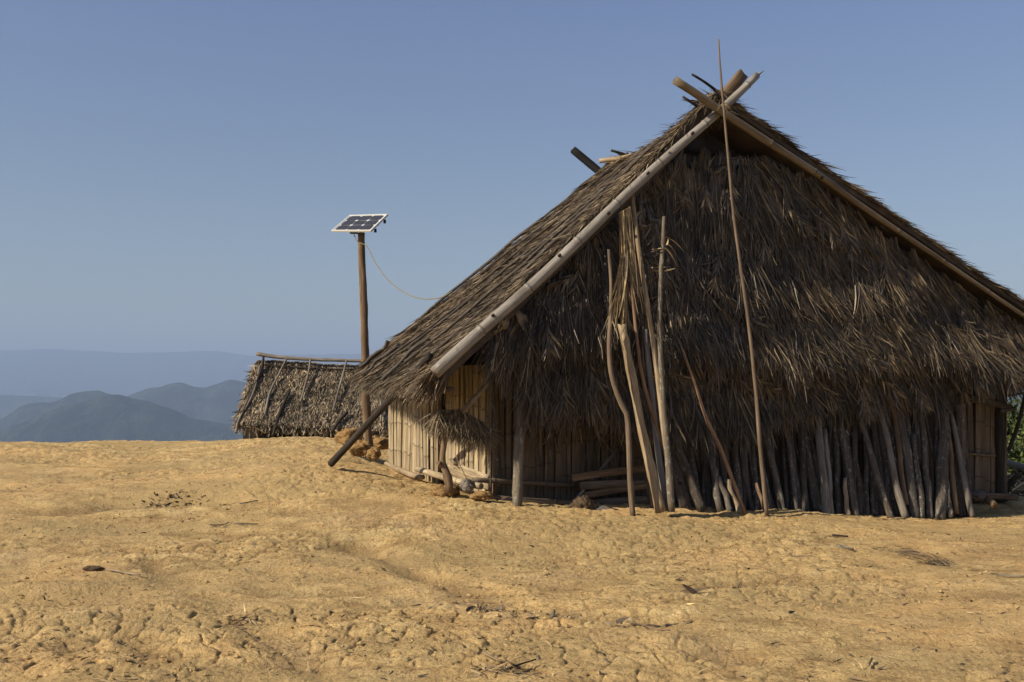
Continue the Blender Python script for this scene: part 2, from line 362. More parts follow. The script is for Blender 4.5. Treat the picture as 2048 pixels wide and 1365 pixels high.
def soil(name, dk=1.0):
    t = NT(name); g = t.n("ShaderNodeTexCoord").outputs["Object"]
    a = t.noise(g, .45, 5, .6, .4); b = t.noise(t.mapv(g, (1, 1.4, 1)), 3.2, 6, .65, .6); f = t.noise(g, 42, 5, .7); f2 = t.noise(g, 150, 3, .7)
    c = t.ramp(b, [(.30, (.26, .168, .074)), (.43, (.48, .34, .150)), (.56, (.68, .51, .235)), (.8, (.79, .62, .33))])
    c = t.mix(t.ramp(a, [(.38, (0, 0, 0)), (.66, (.75, .75, .75))]), c, (.76, .50, .22))
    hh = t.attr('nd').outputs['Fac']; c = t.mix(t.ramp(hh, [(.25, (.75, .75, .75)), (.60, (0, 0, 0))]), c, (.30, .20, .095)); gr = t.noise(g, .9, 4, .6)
    c = t.mix(t.ramp(gr, [(.55, (0, 0, 0)), (.72, (.45, .45, .45))]), c, (.60, .465, .265))
    c = t.mix(1.0, c, t.ramp(f, [(.28, (.50, .47, .45)), (.45, (.92, .9, .88)), (.7, (1.12, 1.1, 1.08))]), 'MULTIPLY')
    c = t.mix(1.0, c, t.ramp(f2, [(.3, (.72, .7, .68)), (.55, (1.05, 1.05, 1.05))]), 'MULTIPLY')
    big = t.noise(t.mapv(g, (.7, 1.5, 1)), .5, 4, .6, .5)
    c = t.mix(t.ramp(big, [(.46, (0, 0, 0)), (.62, (.75, .75, .75))]), c, (.43, .31, .142))
    sp = t.noise(t.mapv(g, (1, 1.3, 1)), 17, 3, .6)
    c = t.mix(t.ramp(sp, [(.59, (0, 0, 0)), (.67, (.65, .65, .65))]), c, (.17, .11, .05))  # dark specks paint the shadow of small pits into the soil colour
    if dk != 1.0: c = t.mix(1.0, c, (dk, dk * .90, dk * .86), 'MULTIPLY')
    t.bump(t.math('ADD', t.math('MULTIPLY', f, 1.0), t.math('MULTIPLY', f2, .4)), .026)
    t.p.inputs["Specular IOR Level"].default_value = .1
    return t.fin(c, .95)
def plain(name, c, rough=.6, metal=0):
    t = NT(name); g = t.n("ShaderNodeTexCoord").outputs["Object"]; k = t.noise(g, 30, 3)
    t.p.inputs["Metallic"].default_value = metal
    return t.fin(t.ramp(k, [(.3, tuple(q * .85 for q in c)), (.7, c)]), rough)

M = {}
M['soil'] = soil("dry_clay")
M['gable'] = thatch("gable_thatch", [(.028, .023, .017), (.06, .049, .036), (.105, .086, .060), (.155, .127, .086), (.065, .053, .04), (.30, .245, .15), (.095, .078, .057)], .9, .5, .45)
M['bundle'] = thatch("bundle_thatch", [(.10, .08, .055), (.22, .18, .12), (.32, .27, .18), (.16, .13, .09), (.42, .36, .25)], 2)
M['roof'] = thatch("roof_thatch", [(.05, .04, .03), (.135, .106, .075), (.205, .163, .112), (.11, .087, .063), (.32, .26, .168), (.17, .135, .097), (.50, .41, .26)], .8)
M['leafroof'] = thatch("leaf_thatch", [(.14, .115, .08), (.27, .225, .15), (.38, .32, .215), (.19, .16, .115), (.52, .45, .32), (.30, .25, .18), (.23, .20, .16)], 1.1)
M['unlit'] = wood("unlit_wood", (.006, .006, .006), (.012, .011, .010), (.02, .018, .016), 50, .9, 0, False, .004)  # near-black colour paints in the unlit side of the rear verge pole
M['crust'] = thatch('dark_crust', [(.05, .04, .03), (.12, .085, .05), (.08, .06, .04)], 4)
M['clod'] = soil('dark_clay', .62)
M['straw'] = thatch("straw", [(.20, .15, .085), (.42, .33, .18), (.55, .45, .27), (.16, .11, .07), (.33, .25, .14)], 3)
M['bark'] = wood("bark", (.065, .055, .044), (.12, .102, .082), (.20, .172, .14), 45, .9, .55, True, .006)
M['barkdark'] = wood("dark_bark", (.045, .037, .03), (.085, .07, .056), (.14, .118, .096), 45, .9, .3, True, .006)
M['pale'] = wood("pale_wood", (.20, .145, .085), (.36, .28, .175), (.50, .41, .28), 55, .8, 0, True, .005)
M['grey'] = wood("grey_wood", (.12, .105, .085), (.22, .195, .16), (.33, .30, .25), 50, .85, 0, True, .005)
M['polebrown'] = wood('pole_brown', (.11, .078, .05), (.185, .135, .09), (.27, .21, .15), 60, .75, 0, False, .002, 0)
M['mottle'] = wood('mottled_bark', (.10, .08, .055), (.17, .14, .10), (.25, .21, .15), 50, .85, .8, False, .006, 0)
M['greyblue'] = wood("silver_wood", (.13, .125, .12), (.22, .22, .215), (.32, .32, .315), 50, .8, 0, False, .004)
M['brown'] = wood("brown_wood", (.10, .066, .038), (.19, .13, .075), (.29, .21, .125), 50, .85, 0, True, .006)
M['orange'] = wood("orange_wood", (.15, .09, .052), (.26, .16, .095), (.38, .26, .165), 60, .7, 0, False, .002, 0)
M['dark'] = wood("dark_wood", (.022, .018, .015), (.042, .034, .028), (.075, .062, .052), 50, .85, 0, True, .004)
M['bamboo'] = wood("weathered_bamboo", (.17, .155, .13), (.28, .255, .215), (.40, .37, .32), 40, .45, .25, False, .0015, 0)
M['bamboo_y'] = wood("yellow_bamboo", (.11, .085, .052), (.19, .148, .09), (.27, .215, .135), 40, .45, 0, False, .0015, 0)
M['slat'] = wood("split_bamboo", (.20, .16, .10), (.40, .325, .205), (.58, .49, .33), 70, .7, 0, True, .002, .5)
M['slatdark'] = wood("shaded_split_bamboo", (.10, .076, .052), (.165, .128, .088), (.24, .19, .135), 90, .75, 0, True, .002, .5)  # darker copy of the split bamboo, shade of the front wall put into its colour
M['cloth'] = thatch("dry_sheath", [(.30, .25, .17), (.42, .36, .26), (.36, .30, .2)], 4)
M['stone'] = plain('grey_stone', (.19, .165, .135), .9); M['stoned'] = plain('dark_stone', (.12, .10, .085), .9)
M['white'] = plain("white_aluminium", (.62, .61, .56), .4)
M['cell'] = plain("solar_cell", (.045, .046, .055), .25)
M['cellwhite'] = plain("panel_backsheet", (.62, .64, .66), .3)
M['cable'] = plain("cable_sheath", (.22, .185, .11), .6)
M['black'] = plain("black_plastic", (.02, .02, .022), .5)
M['leaf'] = thatch("leaf_green", [(.035, .06, .015), (.07, .11, .025), (.12, .16, .04), (.05, .08, .02)], 2)

# ------------------------------------------------------------------ ground
def build_ground():
    th1 = np.linspace(R(-33), R(33), 950); side = np.linspace(R(33), R(327), 110)[1:-1]
    th = np.r_[th1, side]                                        # clockwise from +Y
    rr = np.r_[np.geomspace(.4, 4.4, 40)[:-1], np.geomspace(4.4, 34, 720)[:-1], np.geomspace(34, 420, 60)]
    TH, RR = np.meshgrid(th, rr); X = np.sin(TH) * RR; Y = np.cos(TH) * RR
    Z = gz(X.ravel(), Y.ravel()).reshape(X.shape)
    V = np.stack([X, Y, Z], 2); a, b = X.shape; V = V.reshape(-1, 3)
    i = np.arange(a - 1)[:, None] * b; j = np.arange(b)[None]; j2 = (j + 1) % b
    Q = np.stack([i + j, i + b + j, i + b + j2, i + j2], 2).reshape(-1, 4)
    c = len(V); V = np.vstack([V, [0, 0, gz1(0, 0)]]); T = [(c, k, (k + 1) % b) for k in range(b)]
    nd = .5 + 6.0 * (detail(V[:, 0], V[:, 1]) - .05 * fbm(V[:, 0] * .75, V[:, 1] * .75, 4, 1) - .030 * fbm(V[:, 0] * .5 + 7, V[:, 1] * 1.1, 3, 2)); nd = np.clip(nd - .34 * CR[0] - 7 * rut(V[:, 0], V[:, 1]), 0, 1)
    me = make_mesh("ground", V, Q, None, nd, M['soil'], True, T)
    o = bpy.data.objects.new("ground", me); COL.objects.link(o); o["kind"] = "structure"
build_ground()

# ------------------------------------------------------------------ hills in the haze
def hills():
    t = NT("forested_hill"); g = t.n("ShaderNodeTexCoord").outputs["Object"]
    c = t.ramp(t.noise(g, .006, 8, .65), [(.35, (.005, .010, .010)), (.5, (.014, .028, .022)), (.64, (.045, .065, .042))]); t.fin(c, .95)
    t.bump(t.noise(g, .006, 8, .7), 120)
    # (distance, skyline as (photo column, row) pairs, half width, name)
    defs = [(21000, [(-900, 705), (0, 702), (120, 698), (260, 707), (420, 702), (520, 712), (900, 705), (1500, 715), (2048, 712), (2900, 705)], 2800, 11),
            (10500, [(-900, 780), (-200, 770), (40, 792), (110, 794), (200, 796), (320, 800), (2300, 800)], 1500, 12),
            (7200, [(-900, 900), (0, 850), (190, 830), (240, 800), (285, 778), (325, 769), (345, 765), (358, 761), (372, 766), (403, 777), (440, 764), (466, 757), (500, 769), (560, 790), (800, 775), (1500, 770), (1900, 755), (2048, 765), (2900, 740)], 1100, 13),
            (6300, [(-900, 890), (-150, 862), (0, 838), (40, 812), (75, 806), (110, 800), (150, 783), (190, 776), (225, 787), (270, 800), (330, 850), (800, 880), (2900, 880)], 800, 14),
            (5000, [(-900, 900), (0, 862), (60, 836), (130, 812), (185, 800), (215, 789), (235, 786), (262, 792), (300, 800), (340, 812), (380, 833), (430, 842), (500, 852), (700, 880), (1300, 850), (1900, 830), (2048, 822), (2900, 820)], 900, 15)]
    us = np.linspace(-2600, 4600, 900)
    for D, prof, hw, sd in defs:
        pu = np.array([p[0] for p in prof], float); pv = np.array([p[1] for p in prof], float)
        v = np.interp(us, pu, pv); k = np.array([1, 2, 3, 2, 1.]); k /= k.sum(); v = np.convolve(np.pad(v, 2, 'edge'), k, 'valid')
        th = np.arctan((us - CU) / F); crest = EYE + (VH - v) / F * D / np.cos(th) * np.cos(th)
        crest = crest + (fbm(us / 60, us * 0, 5, sd, .6) * .0026 + .0016 * np.abs(fbm(us / 22, us * 0, 3, sd + 2, .5))) * D * (1 if D < 9000 else .5)
        t_ = np.linspace(-1.6, 1.6, 46)
        Dd = D + hw * t_[None] + 0 * us[:, None]
        X = Dd * np.tan(th)[:, None]; Y = Dd
        drop = (1 - np.exp(-(t_ ** 2) * 1.6))[None] * 1.0 + .25 * np.abs(t_)[None]
        Zf = crest[:, None] - drop * 620 + np.abs(fbm(X / 520, Y / 900, 5, sd + 20, .55)) * -420 * np.minimum(1, (t_[None] * 2.2) ** 2 + .02)
        Zf = np.maximum(Zf, -560)
        mb = MB(); mb.grid(np.stack([X, Y, Zf], 2)); o = mb.build("hills", t.m); o["kind"] = "structure"
    mb = MB(); x = np.linspace(-22000, 22000, 60); y = np.linspace(260, 22000, 60); X, Y = np.meshgrid(x, y, indexing='ij')
    mb.grid(np.stack([X, Y, -540 + 40 * fbm(X / 900, Y / 900, 4, 3)], 2)); o = mb.build("valley", t.m); o["kind"] = "structure"
hills()
def haze():
    t = NT("air"); t.t.nodes.remove(t.p); v = t.n("ShaderNodeVolumePrincipled"); v.inputs["Color"].default_value = (.45, .61, .90, 1); v.inputs["Density"].default_value = HAZE; v.inputs["Anisotropy"].default_value = 0.0
    o_ = [n for n in t.t.nodes if n.type == 'OUTPUT_MATERIAL'][0]; t.l(v.outputs[0], o_.inputs["Volume"])
    mb = MB(); mb.box((0, 0, 160), 58000, 58000, 1900); o = mb.build("haze", t.m, smooth=False); o["kind"] = "stuff"
HAZE = 1.1e-4

# ------------------------------------------------------------------ the big hut
hb = H(4, -1, 0); hut = thing("thatched_hut", "large thatched bamboo hut with steep gable and crossed poles at its peak", "hut", (hb[0], hb[1], gz1(hb[0], hb[1])))
SA, ZA = 2.67, 5.17                                                # peak of the verge poles
def zL(s): return ZA - (SA - s) * .906
def zR(s): return ZA - (s - SA) * .488 - .10 * np.sin(np.clip((s - SA) / 5, 0, 1.3) * np.pi) * 0
# left slope: ridge line and eave line
RF, RB = H(2.67, .93, 5.36), P(1234, 322, 15.46); EFt, EBk = P(858, 752, 11.25), P(716, 738, 15.34)
def LS(a, b):        # a: front to back, b: ridge to eave
    a = np.asarray(a, float)[..., None]; b = np.asarray(b, float)[..., None]
    p = (RF * (1 - a) + RB * a) * (1 - b) + (EFt * (1 - a) + EBk * a) * b
    sag = -.17 * np.sin(np.pi * a[..., 0]) * (1 - .5 * b[..., 0]) - .05 * np.sin(np.pi * b[..., 0]) + .03 * fbm(a[..., 0] * 4, b[..., 0] * 5, 3, 5)
    p[..., 2] += sag; return p
def LSn():
    u = (EFt - RF); v = (RB - RF); n = np.cross(v, u); n /= np.linalg.norm(n); return n if n[2] > 0 else -n
nL = LSn()
# right slope
ER1, ER2 = H(9.4, .93, 2.06), H(9.2, -3.2, 2.14)
def RS(a, b):
    a = np.asarray(a, float)[..., None]; b = np.asarray(b, float)[..., None]
    p = (RF * (1 - a) + RB * a) * (1 - b) + (ER1 * (1 - a) + ER2 * a) * b
    p[..., 2] += -.17 * np.sin(np.pi * a[..., 0]) * (1 - b[..., 0]) - .06 * np.sin(np.pi * b[..., 0]) + .03 * fbm(a[..., 0] * 3 + 9, b[..., 0] * 5, 3, 6); return p
nRt = np.cross(ER1 - RF, RB - RF); nRt /= np.linalg.norm(nRt); nRt = nRt if nRt[2] > 0 else -nRt

def slab(fn, nrm, thick, na=30, nb=40):
    A, B = np.meshgrid(np.linspace(0, 1, na), np.linspace(0, 1, nb), indexing='ij'); G = fn(A, B); G2 = G - nrm * thick; mb = MB()
    tcg = np.stack([A * 5, B * 0, B * 5], 2)
    mb.grid(G, tcg); mb.grid(G2, tcg)
    for e in ((np.s_[0, :]), (np.s_[-1, :]), (np.s_[:, 0]), (np.s_[:, -1])):
        mb.grid(np.stack([G[e], G2[e]], 1), np.stack([tcg[e], tcg[e]], 1))
    return mb
def slope_blades(mb, fn, nrm, count, dirv, L0, W0, amin=0, amax=1, bmin=0, bmax=1, courses=16, lift=.16, spread=.28, tuft=10):
    nt_ = count // tuft; a = RNG.uniform(amin, amax, nt_); cidx = RNG.integers(0, courses, nt_); b = bmin + (bmax - bmin) * (cidx + .25 * RNG.random(nt_)) / courses
    off = .015 + .03 * RNG.random(nt_)
    a = np.repeat(a, tuft) + RNG.normal(0, .012, nt_ * tuft); b = np.repeat(b, tuft) + RNG.normal(0, .006, nt_ * tuft); k = len(a)
    root = fn(np.clip(a, amin, amax), np.clip(b, bmin, bmax)) + nrm * np.repeat(off, tuft)[:, None] * 1.0
    side = np.cross(dirv, nrm); td = np.repeat(RNG.normal(0, spread * .6, nt_), tuft)
    d = dirv[None] + side[None] * (td + RNG.normal(0, spread, k))[:, None] + nrm[None] * (lift * (.1 + RNG.random(k)))[:, None]
    L = L0 * (.45 + 1.0 * RNG.random(k)); W = W0 * (.5 + RNG.random(k))
    mb.blades(root, d, np.repeat(nrm[None], k, 0) + RNG.normal(0, .3, (k, 3)), L, W, .18, .12, shade=np.clip(np.repeat(RNG.random(nt_), tuft) * .7 + .3 * RNG.random(k), 0, 1))

dL = EFt - RF; dL /= np.linalg.norm(dL)
mb = slab(LS, nL, .16)
lr = mb.build("roof_slope", M['roof'], hut)
mb = MB(); slope_blades(mb, LS, nL, 60000, dL, .32, .014, courses=24, lift=.07, spread=.15)
# shaggy front edge and eave
slope_blades(mb, LS, nL, 7000, dL, .24, .013, 0, .03, 0, 1, 30, .09, .22)
k = 7000; a = RNG.random(k); root = LS(a, np.full(k, .985) - .03 * RNG.random(k)) - nL * (RNG.random(k) * .14)[:, None]
d = dL[None] * .8 + np.array([0, 0, -1.]) * (.25 + .9 * RNG.random(k))[:, None] + RNG.normal(0, .22, (k, 3))
mb.blades(root, d, np.repeat(nL[None], k, 0), .12 + .22 * RNG.random(k), .012 + .016 * RNG.random(k), .2, .2)
mb.build("thatch", M['roof'], lr)
dR = ER1 - RF; dR /= np.linalg.norm(dR)
rr_ = slab(RS, nRt, .05).build("roof_slope", M['roof'], hut)
mb = MB(); slope_blades(mb, RS, nRt, 9000, dR, .26, .015, 0, .06, 0, 1, 40, .13, .2); slope_blades(mb, RS, nRt, 8000, dR, .30, .02, .06, 1, 0, 1, 22, .10, .2)
k = 2500; a = RNG.random(k); root = RS(a, np.full(k, .98)) - nRt * (RNG.random(k) * .14)[:, None]
mb.blades(root, dR[None] * .8 + RNG.normal(0, .25, (k, 3)) + np.array([0, 0, -.4]), np.repeat(nRt[None], k, 0), .2 + .2 * RNG.random(k), .015 + .01 * RNG.random(k), .2, .2)
mb.build("thatch", M['roof'], rr_)
# ridge cap tufts
mb = MB(); k = 2600; a = RNG.random(k) ** 1.3; root = RF * (1 - a)[:, None] + RB * a[:, None]; root[:, 2] += -.17 * np.sin(np.pi * a) + .0; root += RNG.normal(0, .05, (k, 3)) * [1, 1, .4]
sg = RNG.choice([-1, 1], k)[:, None]; d = np.where(sg > 0, dR[None], dL[None]) + RNG.normal(0, .28, (k, 3)) + np.array([0, 0, .08])
mb.blades(root, d, RNG.normal(0, 1, (k, 3)) + [0, 0, 2], .12 + .22 * RNG.random(k), .01 + .016 * RNG.random(k), .25, .3)
mb.build("ridge_thatch", M['roof'], hut)

# gable thatch, in tiers
def fringe1(s): return 2.20 + .09 * np.sin(s * 1.3 + .5) - .035 * (s - 3) + .10 * vnoise(s * 2.2, s * 0, 3) + .06 * vnoise(s * 6, s * 0, 4)
def fringe2(s): return 1.36 + .07 * np.sin(s * 1.9) + .10 * vnoise(s * 1.7, s * 0, 8) + .05 * np.maximum(s - 3.6, 0) + .20 * sstep(3.4, 5.6, s) + .07 * (s < 2) + .05 * vnoise(s * 11, s * 0, 15) + np.where(s < .9, .06, 0) + np.where(s < .3, (.3 - s) * 1.35, 0) + .06 * vnoise(s * 6, s * 0, 14) + np.where(s > 6.6, .05 + .22 * (s - 6.6), 0)
def _fit_line(l): return np.array([sof(u, 1.04) for u, v in l]), np.array([WF(u, v, 1.04)[2] for u, v in l])
_LS, _LZ = _fit_line([(780, 826), (870, 746), (955, 668), (1075, 561), (1178, 462), (1300, 345), (1447, 216)])
_RS, _RZ = _fit_line([(1440, 216), (1540, 287), (1640, 352), (1740, 424), (1900, 532), (2060, 640), (2200, 728), (2400, 850)])
def ztop(s): return np.minimum(np.interp(s, _LS, _LZ), np.interp(s, _RS, _RZ)) + .02
def osurf(s, z):
    f1 = fringe1(s); top = ztop(s)
    t1 = np.clip((top - z) / np.maximum(top - f1, .2), 0, 1); o1 = .74 + .20 * t1 ** 1.6
    t2 = np.clip((f1 + .1 - z) / .9, 0, 1); o2 = .50 + .26 * t2
    return -.34 * sstep(4.66, 4.74, z) * (np.abs(s - 2.67) < .9) + np.where(z > f1, o1, o2) + .045 * fbm(s * 1.4, z * 1.4, 3, 77) + .035 * fbm(s * 4, z * 3, 3, 78)
def HV(s, o, z): return np.stack([-.245 + S20 * o + C20 * s, 12.5 - C20 * o + S20 * s, z], -1)
S0, S1 = -.78, 8.75
S, Tt = np.meshgrid(np.linspace(S0 - .1, S1, 150), np.linspace(0, 1, 60), indexing='ij')
top = ztop(S) + .04; bot = fringe2(S) + .30; bot = np.minimum(bot, top - .02); Z = top + (bot - top) * Tt
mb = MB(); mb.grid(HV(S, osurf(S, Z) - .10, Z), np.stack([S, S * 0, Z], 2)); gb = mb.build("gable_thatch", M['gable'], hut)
def slant(s, z): return .05 + .42 * sstep(2.6, 4.6, s) * sstep(.8, 2.6, z) - .18 * sstep(6.8, 8, s) + .55 * fbm(s * .8 + 3, z * 1.1, 3, 90) - .25 * (1 - sstep(.2, 1.4, s))
def gable_tufts(mb, nt_, tuft, s, z, L0, W0, out=.10, spr=.13, ofs=0.0, tsl=.30):
    lift = np.abs(RNG.normal(0, .03, nt_)); o = osurf(s, z) + ofs + lift; sl = slant(s, z) + RNG.normal(0, tsl, nt_); sh_ = np.clip(RNG.random(nt_) * .8 + .12 * vnoise(s * 3, z * 3, 5), 0, 1); Lt = .65 + .7 * RNG.random(nt_); ot = out * (.2 + 1.6 * RNG.random(nt_) ** 2)
    s, z, o, sl, sh_, Lt, ot = [np.repeat(q, tuft) for q in (s, z, o, sl, sh_, Lt, ot)]; k = len(s)
    s2 = s + RNG.normal(0, .035, k); z2 = z + RNG.normal(0, .03, k)
    root = HV(s2, o - .03, z2); ss = sl + RNG.normal(0, spr, k)
    d = -np.array([0, 0, 1.])[None] + SF[None] * ss[:, None] + NF[None] * (ot * (.4 + .9 * RNG.random(k)))[:, None]
    mb.blades(root, d, np.repeat(NF[None], k, 0) + SF[None] * RNG.normal(0, .5, k)[:, None], L0 * Lt * (.5 + .7 * RNG.random(k)), W0 * (.4 + 1.0 * RNG.random(k)), .15, .30, tipw=.45, shade=np.clip(sh_ + .25 * RNG.random(k), 0, 1))
def frond(mb, s, z, o, ang, L, n_=22):
    """one dry palm leaf: a rachis with leaflets drooping from both sides"""
    c = HV(np.array(s), np.array(o), np.array(z)); ax = -np.array([0, 0, 1.]) * math.cos(ang) + SF * math.sin(ang) + NF * .10; sd = np.cross(ax, NF); t_ = np.repeat(np.linspace(.02, 1, n_), 2); sg = np.tile([-1, 1], n_)
    root = c + ax[None] * (t_ * L)[:, None] + NF * (.04 * np.sin(t_ * 3))[:, None]; k = len(t_)
    d = ax[None] * .9 + sd[None] * (sg * .62 + RNG.normal(0, .10, k))[:, None] + NF[None] * .15 + np.array([0, 0, -.35]); mb.blades(root, d, np.repeat(NF[None], k, 0), (.10 + .15 * np.sin(np.pi * np.clip(t_ * .9 + .1, 0, 1))) * (.7 + .5 * RNG.random(k)), .016 + .008 * RNG.random(k), .2, .15, shade=np.clip(.55 + .45 * RNG.random(k), 0, 1))
    mb.tube([c, c + ax * L * .5 + NF * .04, c + ax * L], [.010, .004], 5, .1)
mb = MB(); nt_ = 4600; s = RNG.uniform(S0, S1, nt_); z = RNG.uniform(1.5, 5.2, nt_); f2 = fringe2(s) + .42
ok = (z < ztop(s) + .02) & (z > f2) & ((z < 4.68) | (np.abs(s - 2.67) > .8)) & ((z > fringe1(s) + .30) | (z < fringe1(s) - .22) | (s < .2)); s, z = s[ok], z[ok]; gable_tufts(mb, len(s), 25, s, z, .52, .0145, .08, .11)
nt_ = 620; s = RNG.uniform(.1, S1, nt_); z = fringe1(s) + .30 + RNG.normal(0, .05, nt_); ok = z < ztop(s); s, z = s[ok], z[ok]; gable_tufts(mb, len(s), 30, s, z, .44, .015, .24, .14, .04, .25)
nt_ = 300; s = RNG.uniform(.1, S1, nt_); z = 3.25 + .25 * np.sin(s * 1.1) + RNG.normal(0, .05, nt_); ok = z < ztop(s) - .1; s, z = s[ok], z[ok]; gable_tufts(mb, len(s), 30, s, z, .48, .015, .24, .14, .05, .25)
nt_ = 780; s = RNG.uniform(S0, S1 - .35, nt_); z = fringe2(s) + .32 + RNG.normal(0, .07, nt_); ok = z < ztop(s); s, z = s[ok], z[ok]; gable_tufts(mb, len(s), 28, s, z, .44, .015, .20, .15, .0, .25)
for q in range(120):
    s_ = RNG.uniform(.3, 8.3); z_ = RNG.uniform(1.75, 4.7)
    if z_ > float(ztop(np.array([s_]))[0]) - .2: continue
    frond(mb, s_, z_, float(osurf(np.array([s_]), np.array([z_]))[0]) + .05, float(slant(np.array([s_]), np.array([z_]))[0]) + RNG.normal(0, .45), RNG.uniform(.3, .6))
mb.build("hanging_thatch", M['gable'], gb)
# smooth combed bundles of straight reed below the peak and in two patches
mb = MB()
for cs, cz, ws, cnt in ((2.42, 4.35, .42, 420), (1.15, 3.35, .4, 200), (5.3, 3.1, .3, 200), (1.0, 2.9, .5, 200)):
    k = cnt; s = cs + RNG.uniform(-ws, ws, k); z = np.minimum(cz + RNG.normal(0, .05, k), ztop(s) - .1)
    mb.blades(HV(s, osurf(s, z) + .05, z), -np.array([0, 0, 1.])[None] + SF[None] * RNG.normal(0, .05, k)[:, None] + NF * .06, np.repeat(NF[None], k, 0), .55 + .5 * RNG.random(k), .010 + .008 * RNG.random(k), .05, 0)
mb.build("reed_panel", M['gable'], gb)
# rear closure under the roof
mb = MB(); rl = EBk - nL * .12; rb = RB - np.array([0, 0, .15]); re = ER2 - nRt * .12
w0, w1 = H(-.48, -3.38, 1.9), H(8.4, -3.38, 1.9)
g = np.array([[rl, rb, re], [w0, [rb[0], rb[1], 1.9], w1]]); mb.grid(g, g); g = np.array([[w0, w1], [w0 - [0, 0, 2.1], w1 - [0, 0, 2.1]]]); mb.grid(g, g); mb.build("rear_wall", M['slatdark'], hut)

# verge poles, crossed at the peak
pole = MB(); pole.tube([WF(870, 746, 1.06), WF(955, 668, 1.06), WF(1075, 561, 1.06), WF(1178, 462, 1.06), WF(1300, 345, 1.06), WF(1440, 222, 1.06), WF(1488, 177, 1.06), WF(1513, 152, 1.06)], [.072, .069, .065, .061, .057, .053, .049, .045], 14, .1, .03, nodes=1, nodelen=.78, jag=.02)
pole.tube([WF(1505, 156, 1.03), WF(1528, 142, 1.03)], [.032, .004], 8, .05)
pole.build("verge_pole", M['bamboo'], hut, label="long grey bamboo verge pole down the left edge of the gable")
pole = MB(); pole.tube([WF(1350, 161, 1.16), WF(1400, 193, 1.16), WF(1450, 228, 1.16), WF(1540, 287, 1.14), WF(1640, 352, 1.1), WF(1740, 424, 1.06), WF(1900, 532, 1.04), WF(2060, 640, 1.02), WF(2200, 728, 1.0)], [.050, .050, .050, .048, .044, .036, .030, .028, .026], 14, .1, .03, nodes=1, nodelen=.8, jag=.02)
pole.build("verge_pole", M['bamboo_y'], hut, label="yellow bamboo verge pole down the right edge of the gable")
# small cut branch stubs / holes on the left verge pole
for u, v in ((985, 632), (1118, 512), (1216, 428), (1295, 348), (1332, 300), (1384, 268), (1463, 237), (1560, 300), (1642, 357)):
    a = WF(u, v, 1.11); MB().tube([a, a + NF * .035 + np.array([0, 0, .01])], [.020, .016], 8, .02).build("branch_stub", M['dark'], hut)
MB().tube([WF(1440, 205, .80), WF(1484, 150, .80)], [.07, .07], rect=(.14, .10, NF), wob=.08, jag=.02).build("ridge_timber", M['brown'], hut)
MB().tube([WF(1384, 149, .85), WF(1412, 166, .85), WF(1445, 192, .85)], [.016, .02], 8, .06, .15, knots=2).build("ridge_stick", M['dark'], hut)
MB().tube([WF(1366, 194, .85), WF(1408, 222, .85)], [.018, .022], 8, .06, .1).build("ridge_stick", M['dark'], hut)
mb = MB()                                                       # lashing round the crossing
c = WF(1449, 224, 1.10); e = (WF(1500, 166, 1.10) - WF(1400, 262, 1.10)); e /= np.linalg.norm(e); f_ = np.cross(e, NF)
for q in range(9):
    tt = np.linspace(0, 2 * np.pi, 14); o_ = c + e * (q - 4) * .014
    mb.tube([o_ + f_ * math.cos(x) * .09 + NF * math.sin(x) * .085 for x in tt], .006, 5, .05, .1, cap=False)
for q in range(26):
    d = RNG.normal(0, 1, 3); d[2] = -abs(d[2]) * .6; mb.tube([c + RNG.normal(0, .05, 3), c + d * .07, c + d * .13 + [0, 0, -.03]], [.005, .003], 4, .05)
mb.build("lashing", M['straw'], hut)
# things sticking up from the far end of the ridge
def rb(u, v, Y): return P(u, v, Y)
MB().tube([rb(1146, 300, 15.6), rb(1222, 363, 15.4)], [.06, .06], rect=(.105, .08, (0, -1, .3)), wob=.05).build("rear_verge_pole", M['unlit'], hut)
MB().tube([rb(1200, 322, 15.1), rb(1260, 313, 14.8), rb(1330, 282, 14.2), rb(1372, 252, 13.6)], [.035, .037, .034, .03], 9, .1, .08).build("ridge_pole", M['pale'], hut)
MB().tube([rb(1222, 301, 15.0), rb(1262, 312, 15.0), rb(1285, 320, 14.9)], [.02, .018], 7, .06, .15).build("ridge_stick", M['dark'], hut)
MB().tube([rb(1236, 306, 15.1), rb(1262, 326, 15.1)], [.018, .022], 7, .06, .15).build("ridge_stick", M['dark'], hut)
MB().tube([rb(1222, 328, 15.1), rb(1240, 340, 15.1)], [.02, .02], 7, .06, .15).build("ridge_stick", M['dark'], hut)
MB().tube([rb(1326, 270, 14.2), rb(1340, 290, 14.2)], [.022, .02], 7, .06, .15).build("ridge_stick", M['dark'], hut)
MB().tube([rb(1320, 279, 13.9), rb(1345, 283, 13.7)], [.022, .02], 7, .06, .15).build("ridge_stick", M['dark'], hut)
# weighting poles laid down the left slope
for k, (a0, a1, b0, b1, lf, r) in enumerate([(.99, .99, .02, .30, .02, .022), (1.0, .97, .28, .78, .04, .024), (.93, .90, .88, 1.0, .05, .035), (.83, .86, .0, .55, .05, .022), (.70, .74, .05, .62, .05, .02), (.55, .62, .03, .9, .045, .02), (.38, .47, .04, .52, .05, .026), (.30, .40, .50, .95, .045, .022),
                                             (.20, .29, .06, .60, .05, .022), (.10, .20, .45, .97, .045, .026), (.62, .68, .55, 1.0, .045, .02), (.48, .45, .85, 1.02, .05, .03), (.78, .75, .88, 1.02, .05, .03)]):
    n_ = 6; tt = np.linspace(0, 1, n_); aa = a0 + (a1 - a0) * tt + RNG.normal(0, .006, n_); bb = b0 + (b1 - b0) * tt
    MB().tube(LS(aa, bb) + nL * (lf + .035 + .01 * RNG.normal(0, 1, n_))[:, None], [r, r * .85], 8, .1, .12).build("roof_batten", M['barkdark'], hut)
